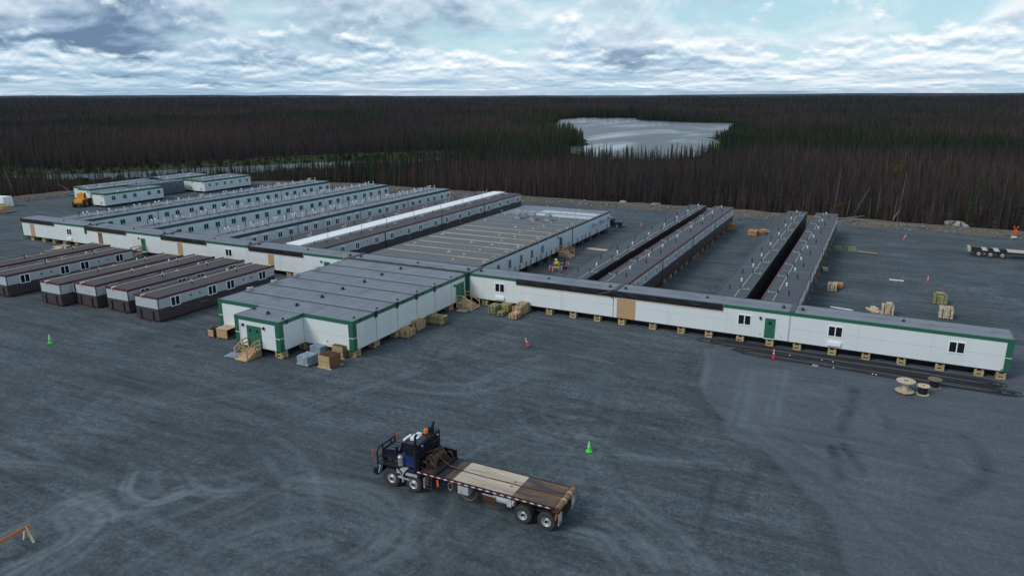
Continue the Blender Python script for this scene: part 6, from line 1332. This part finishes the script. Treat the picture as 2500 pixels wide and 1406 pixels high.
vi = np.array([VIDX[(k, int(r*len(SPEC[k])))] for k, r in zip(kind, rng.random(len(x)))]); rzv = rng.uniform(0, 6.283, len(x))
# shrubs and undergrowth at the forest edge and the pond bank
sp = ring(120, 330, .10); sx, sy = sp[:, 0], sp[:, 1]; dd_ = dist(PAD, sx, sy, False); ok = ~inside(PADPOLY, sx, sy) & (dd_ > 4.5) & ~inside(LAKE, sx, sy) & ~inside(POND, sx, sy) & ((dd_ < 16) | ((dist(POND, sx, sy) < 26) & (~inside(MEAD, sx, sy) | (rng.random(len(sx)) < .5)))) & (rng.random(len(sx)) < np.where(dd_ < 16, .25, .9))
sp = sp[ok]
# which trees show largest: nearest to the camera inside the picture
rx_ = x*math.cos(YAW)+y*math.sin(YAW); ry_ = -x*math.sin(YAW)+y*math.cos(YAW); ang = np.degrees(np.arctan2(rx_, ry_))
vis = (np.abs(ang) < 35.8) & (zt_ > -3) & ((x > -66) | (x < -183) | (D > 196)); order = np.argsort(np.where(vis, D, 1e9))[:285]; single = np.zeros(len(x), bool); single[order] = True
TL = {'burnt': ('burnt_spruce', 'burnt black spruce with thin bare twigs in the front rank of the forest', 'burnt spruces at the forest edge'), 'scorched': ('scorched_spruce', 'spruce with rusty brown scorched needles in the front rank of the forest', 'scorched spruces at the forest edge'),
      'olive': ('thinned_spruce', 'half-burnt spruce with thin olive needles in the front rank of the forest', 'half-burnt spruces at the forest edge'), 'green': ('green_spruce', 'living dark green spruce in the front rank of the burnt forest', 'green spruces at the forest edge'),
      'bare': ('dead_trunk', 'pale bare dead trunk in the front rank of the forest', 'pale dead trunks at the forest edge'), 'birch': ('young_birch', 'young yellow green broadleaf tree in the front rank of the forest', 'young birches at the forest edge')}
for i in order:
    k, j = VAR[vi[i]]; nm, lb, gp_ = TL[k]; trm, crm, _, h = SPEC[k][j]
    r = thing(nm, lb, 'tree', (x[i], y[i], zt_[i]), float(rzv[i]), gp_); r.scale = (sc[i]*1.05, sc[i]*1.05, sc[i]); r.rotation_euler[0] = random.gauss(0, .025); r.rotation_euler[1] = random.gauss(0, .025)
    link('trunk', trm, r); link('crown', crm, r)
for i, (b0, t0, lb) in enumerate((((2036, 520), (2055, 409), 'tall pale dead trunk standing right of the rightmost row'), ((2191, 538), (2215, 418), 'tall pale dead trunk leaning slightly in the right forest edge'), ((2074, 531), (2126, 455), 'pale dead trunk leaning far over at the right forest edge'), ((2082, 531), (2124, 458), 'thin pale trunk leaning beside another leaning one'), ((2066, 528), (2078, 480), 'short pale snag left of the leaning trunks'), ((2273, 542), (2281, 492), 'pale snag left of the three piled boulders'), ((2314, 544), (2321, 505), 'pale snag just above the three piled boulders'), ((2181, 536), (2192, 478), 'thin pale snag left of the tall leaning one'), ((2123, 532), (2125, 480), 'thin upright pale snag near the fallen logs'), ((38, 482), (8, 408), 'pale trunk leaning left in the far left treeline'), ((186, 476), (140, 448), 'thin pale trunk leaning above the yellow loader'))):
    p = at(b0[0], b0[1], -.2); d = look+cx*((t0[0]-1250)/F)-cy*((t0[1]-703)/F); s_ = (p.y+.5)/d.y; q = Vector((d.x*s_, d.y*s_, CH+d.z*s_)); v = q-p
    r = thing('dead_trunk', lb, 'tree', (p.x, p.y, -.2), 0, 'pale dead trunks'); part('trunk', MB().cyl((0, 0, -.3), v*.5, .11, .08, 6, False).cyl(v*.5, v, .08, .02, 6, False), TM_pale, r); t = MB()
    for k in range(9): u_ = .35+.6*k/9; a = k*2.4; t.cyl(v*u_, v*u_+Vector((math.cos(a)*.5, math.sin(a)*.5, -.1)), .018, .006, 3, False)
    part('twigs', t, TM_pale, r)
p = at(2190, 458, -1.5); r = thing('young_birch', 'lone yellow green young tree standing out in the right forest', 'tree', p); a_, b_, _, h = SPEC['birch'][0]; link('trunk', a_, r); link('crown', b_, r); r.scale = (1.25, 1.25, 1.5)
for i, (px, lb) in enumerate((((1895, 512), 'dark green living spruce behind the right pair of rows'), ((2240, 400), 'large dark green spruce clump deep in the right forest'))):
    p = at(px[0], px[1], -1.5); r = thing('green_spruce', lb, 'tree', p); a_, b_, _, h = SPEC['green'][i]; link('trunk', a_, r); link('crown', b_, r); r.scale = (1.15, 1.15, 1.1)

# the remaining forest as one mass of instances
def scatter(name, label, P_, V_, Rz_, S_, WX_):
    me = bpy.data.meshes.new(name); me.from_pydata(P_.tolist(), [], [])
    for k, a, tp in (('vi', V_.astype(np.int32), 'INT'), ('rz', Rz_.astype(np.float32), 'FLOAT')):
        q = me.attributes.new(k, tp, 'POINT'); q.data.foreach_set('value', a)
    q = me.attributes.new('scl', 'FLOAT_VECTOR', 'POINT'); q.data.foreach_set('vector', np.stack([S_*WX_, S_*WX_, S_], -1).astype(np.float32).ravel())
    o = link(name, me); g = bpy.data.node_groups.new(name, 'GeometryNodeTree'); g.interface.new_socket('Geometry', in_out='INPUT', socket_type='NodeSocketGeometry'); g.interface.new_socket('Geometry', in_out='OUTPUT', socket_type='NodeSocketGeometry')
    gi = g.nodes.new('NodeGroupInput'); go = g.nodes.new('NodeGroupOutput'); jn = g.nodes.new('GeometryNodeJoinGeometry')
    def na(nm, tp): n_ = g.nodes.new('GeometryNodeInputNamedAttribute'); n_.data_type = tp; n_.inputs[0].default_value = nm; return n_.outputs[0]
    A_vi, A_rz, A_s = na('vi', 'INT'), na('rz', 'FLOAT'), na('scl', 'FLOAT_VECTOR'); cb_ = g.nodes.new('ShaderNodeCombineXYZ'); g.links.new(A_rz, cb_.inputs[2]); eu = g.nodes.new('FunctionNodeEulerToRotation'); g.links.new(cb_.outputs[0], eu.inputs[0])
    for j in sorted(set(V_.tolist())):
        k, i = VAR[j]; key = ('src', j)
        if key not in PROT: PROT[key] = bpy.data.objects.new('source_'+k, SPEC[k][i][2])
        oi = g.nodes.new('GeometryNodeObjectInfo'); oi.inputs['Object'].default_value = PROT[key]; oi.inputs['As Instance'].default_value = True
        cp = g.nodes.new('FunctionNodeCompare'); cp.data_type = 'INT'; cp.operation = 'EQUAL'; g.links.new(A_vi, cp.inputs['A'] if False else [s for s in cp.inputs if s.name == 'A' and s.type == 'INT'][0]); [s for s in cp.inputs if s.name == 'B' and s.type == 'INT'][0].default_value = j
        ip = g.nodes.new('GeometryNodeInstanceOnPoints'); g.links.new(gi.outputs[0], ip.inputs['Points']); g.links.new(cp.outputs[0], ip.inputs['Selection']); g.links.new(oi.outputs['Geometry'], ip.inputs['Instance']); g.links.new(eu.outputs[0], ip.inputs['Rotation']); g.links.new(A_s, ip.inputs['Scale']); g.links.new(ip.outputs[0], jn.inputs[0])
    g.links.new(jn.outputs[0], go.inputs[0]); o.modifiers.new('scatter', 'NODES').node_group = g; tag(o, label, 'forest', kind='stuff'); return o
rs = ~single
scatter('burnt_forest', 'burnt boreal forest of thin dark spruces spreading to the horizon', np.stack([x, y, zt_], -1)[rs], vi[rs], rzv[rs], sc[rs], wx[rs])
n_ = len(sp); shz = np.where(dist(PAD, sp[:, 0], sp[:, 1], False) < 9, -.8, -1.7)
scatter('undergrowth', 'low green shrubs and grass at the forest edge and pond bank', np.stack([sp[:, 0], sp[:, 1], shz], -1), np.array([VIDX[('shrub', k % 2)] for k in range(n_)]), rng.uniform(0, 6, n_), rng.uniform(.5, 1.2, n_), np.full(n_, 1.2))

# ================================================================== air
hz = bpy.data.materials.new('haze_air'); hz.use_nodes = True; t = hz.node_tree; t.nodes.clear()
pv_ = t.nodes.new('ShaderNodeVolumePrincipled'); pv_.inputs['Color'].default_value = (0.50, 0.70, 1.0, 1); pv_.inputs['Density'].default_value = 2.0e-5; pv_.inputs['Anisotropy'].default_value = 0.2
ou = t.nodes.new('ShaderNodeOutputMaterial'); t.links.new(pv_.outputs[0], ou.inputs['Volume'])
me = MB().box(-19000, 19000, -19000, 19000, -75, 52).mesh('haze', hz); tag(link('haze', me), 'thin blue haze over the far forest', 'haze', kind='stuff')
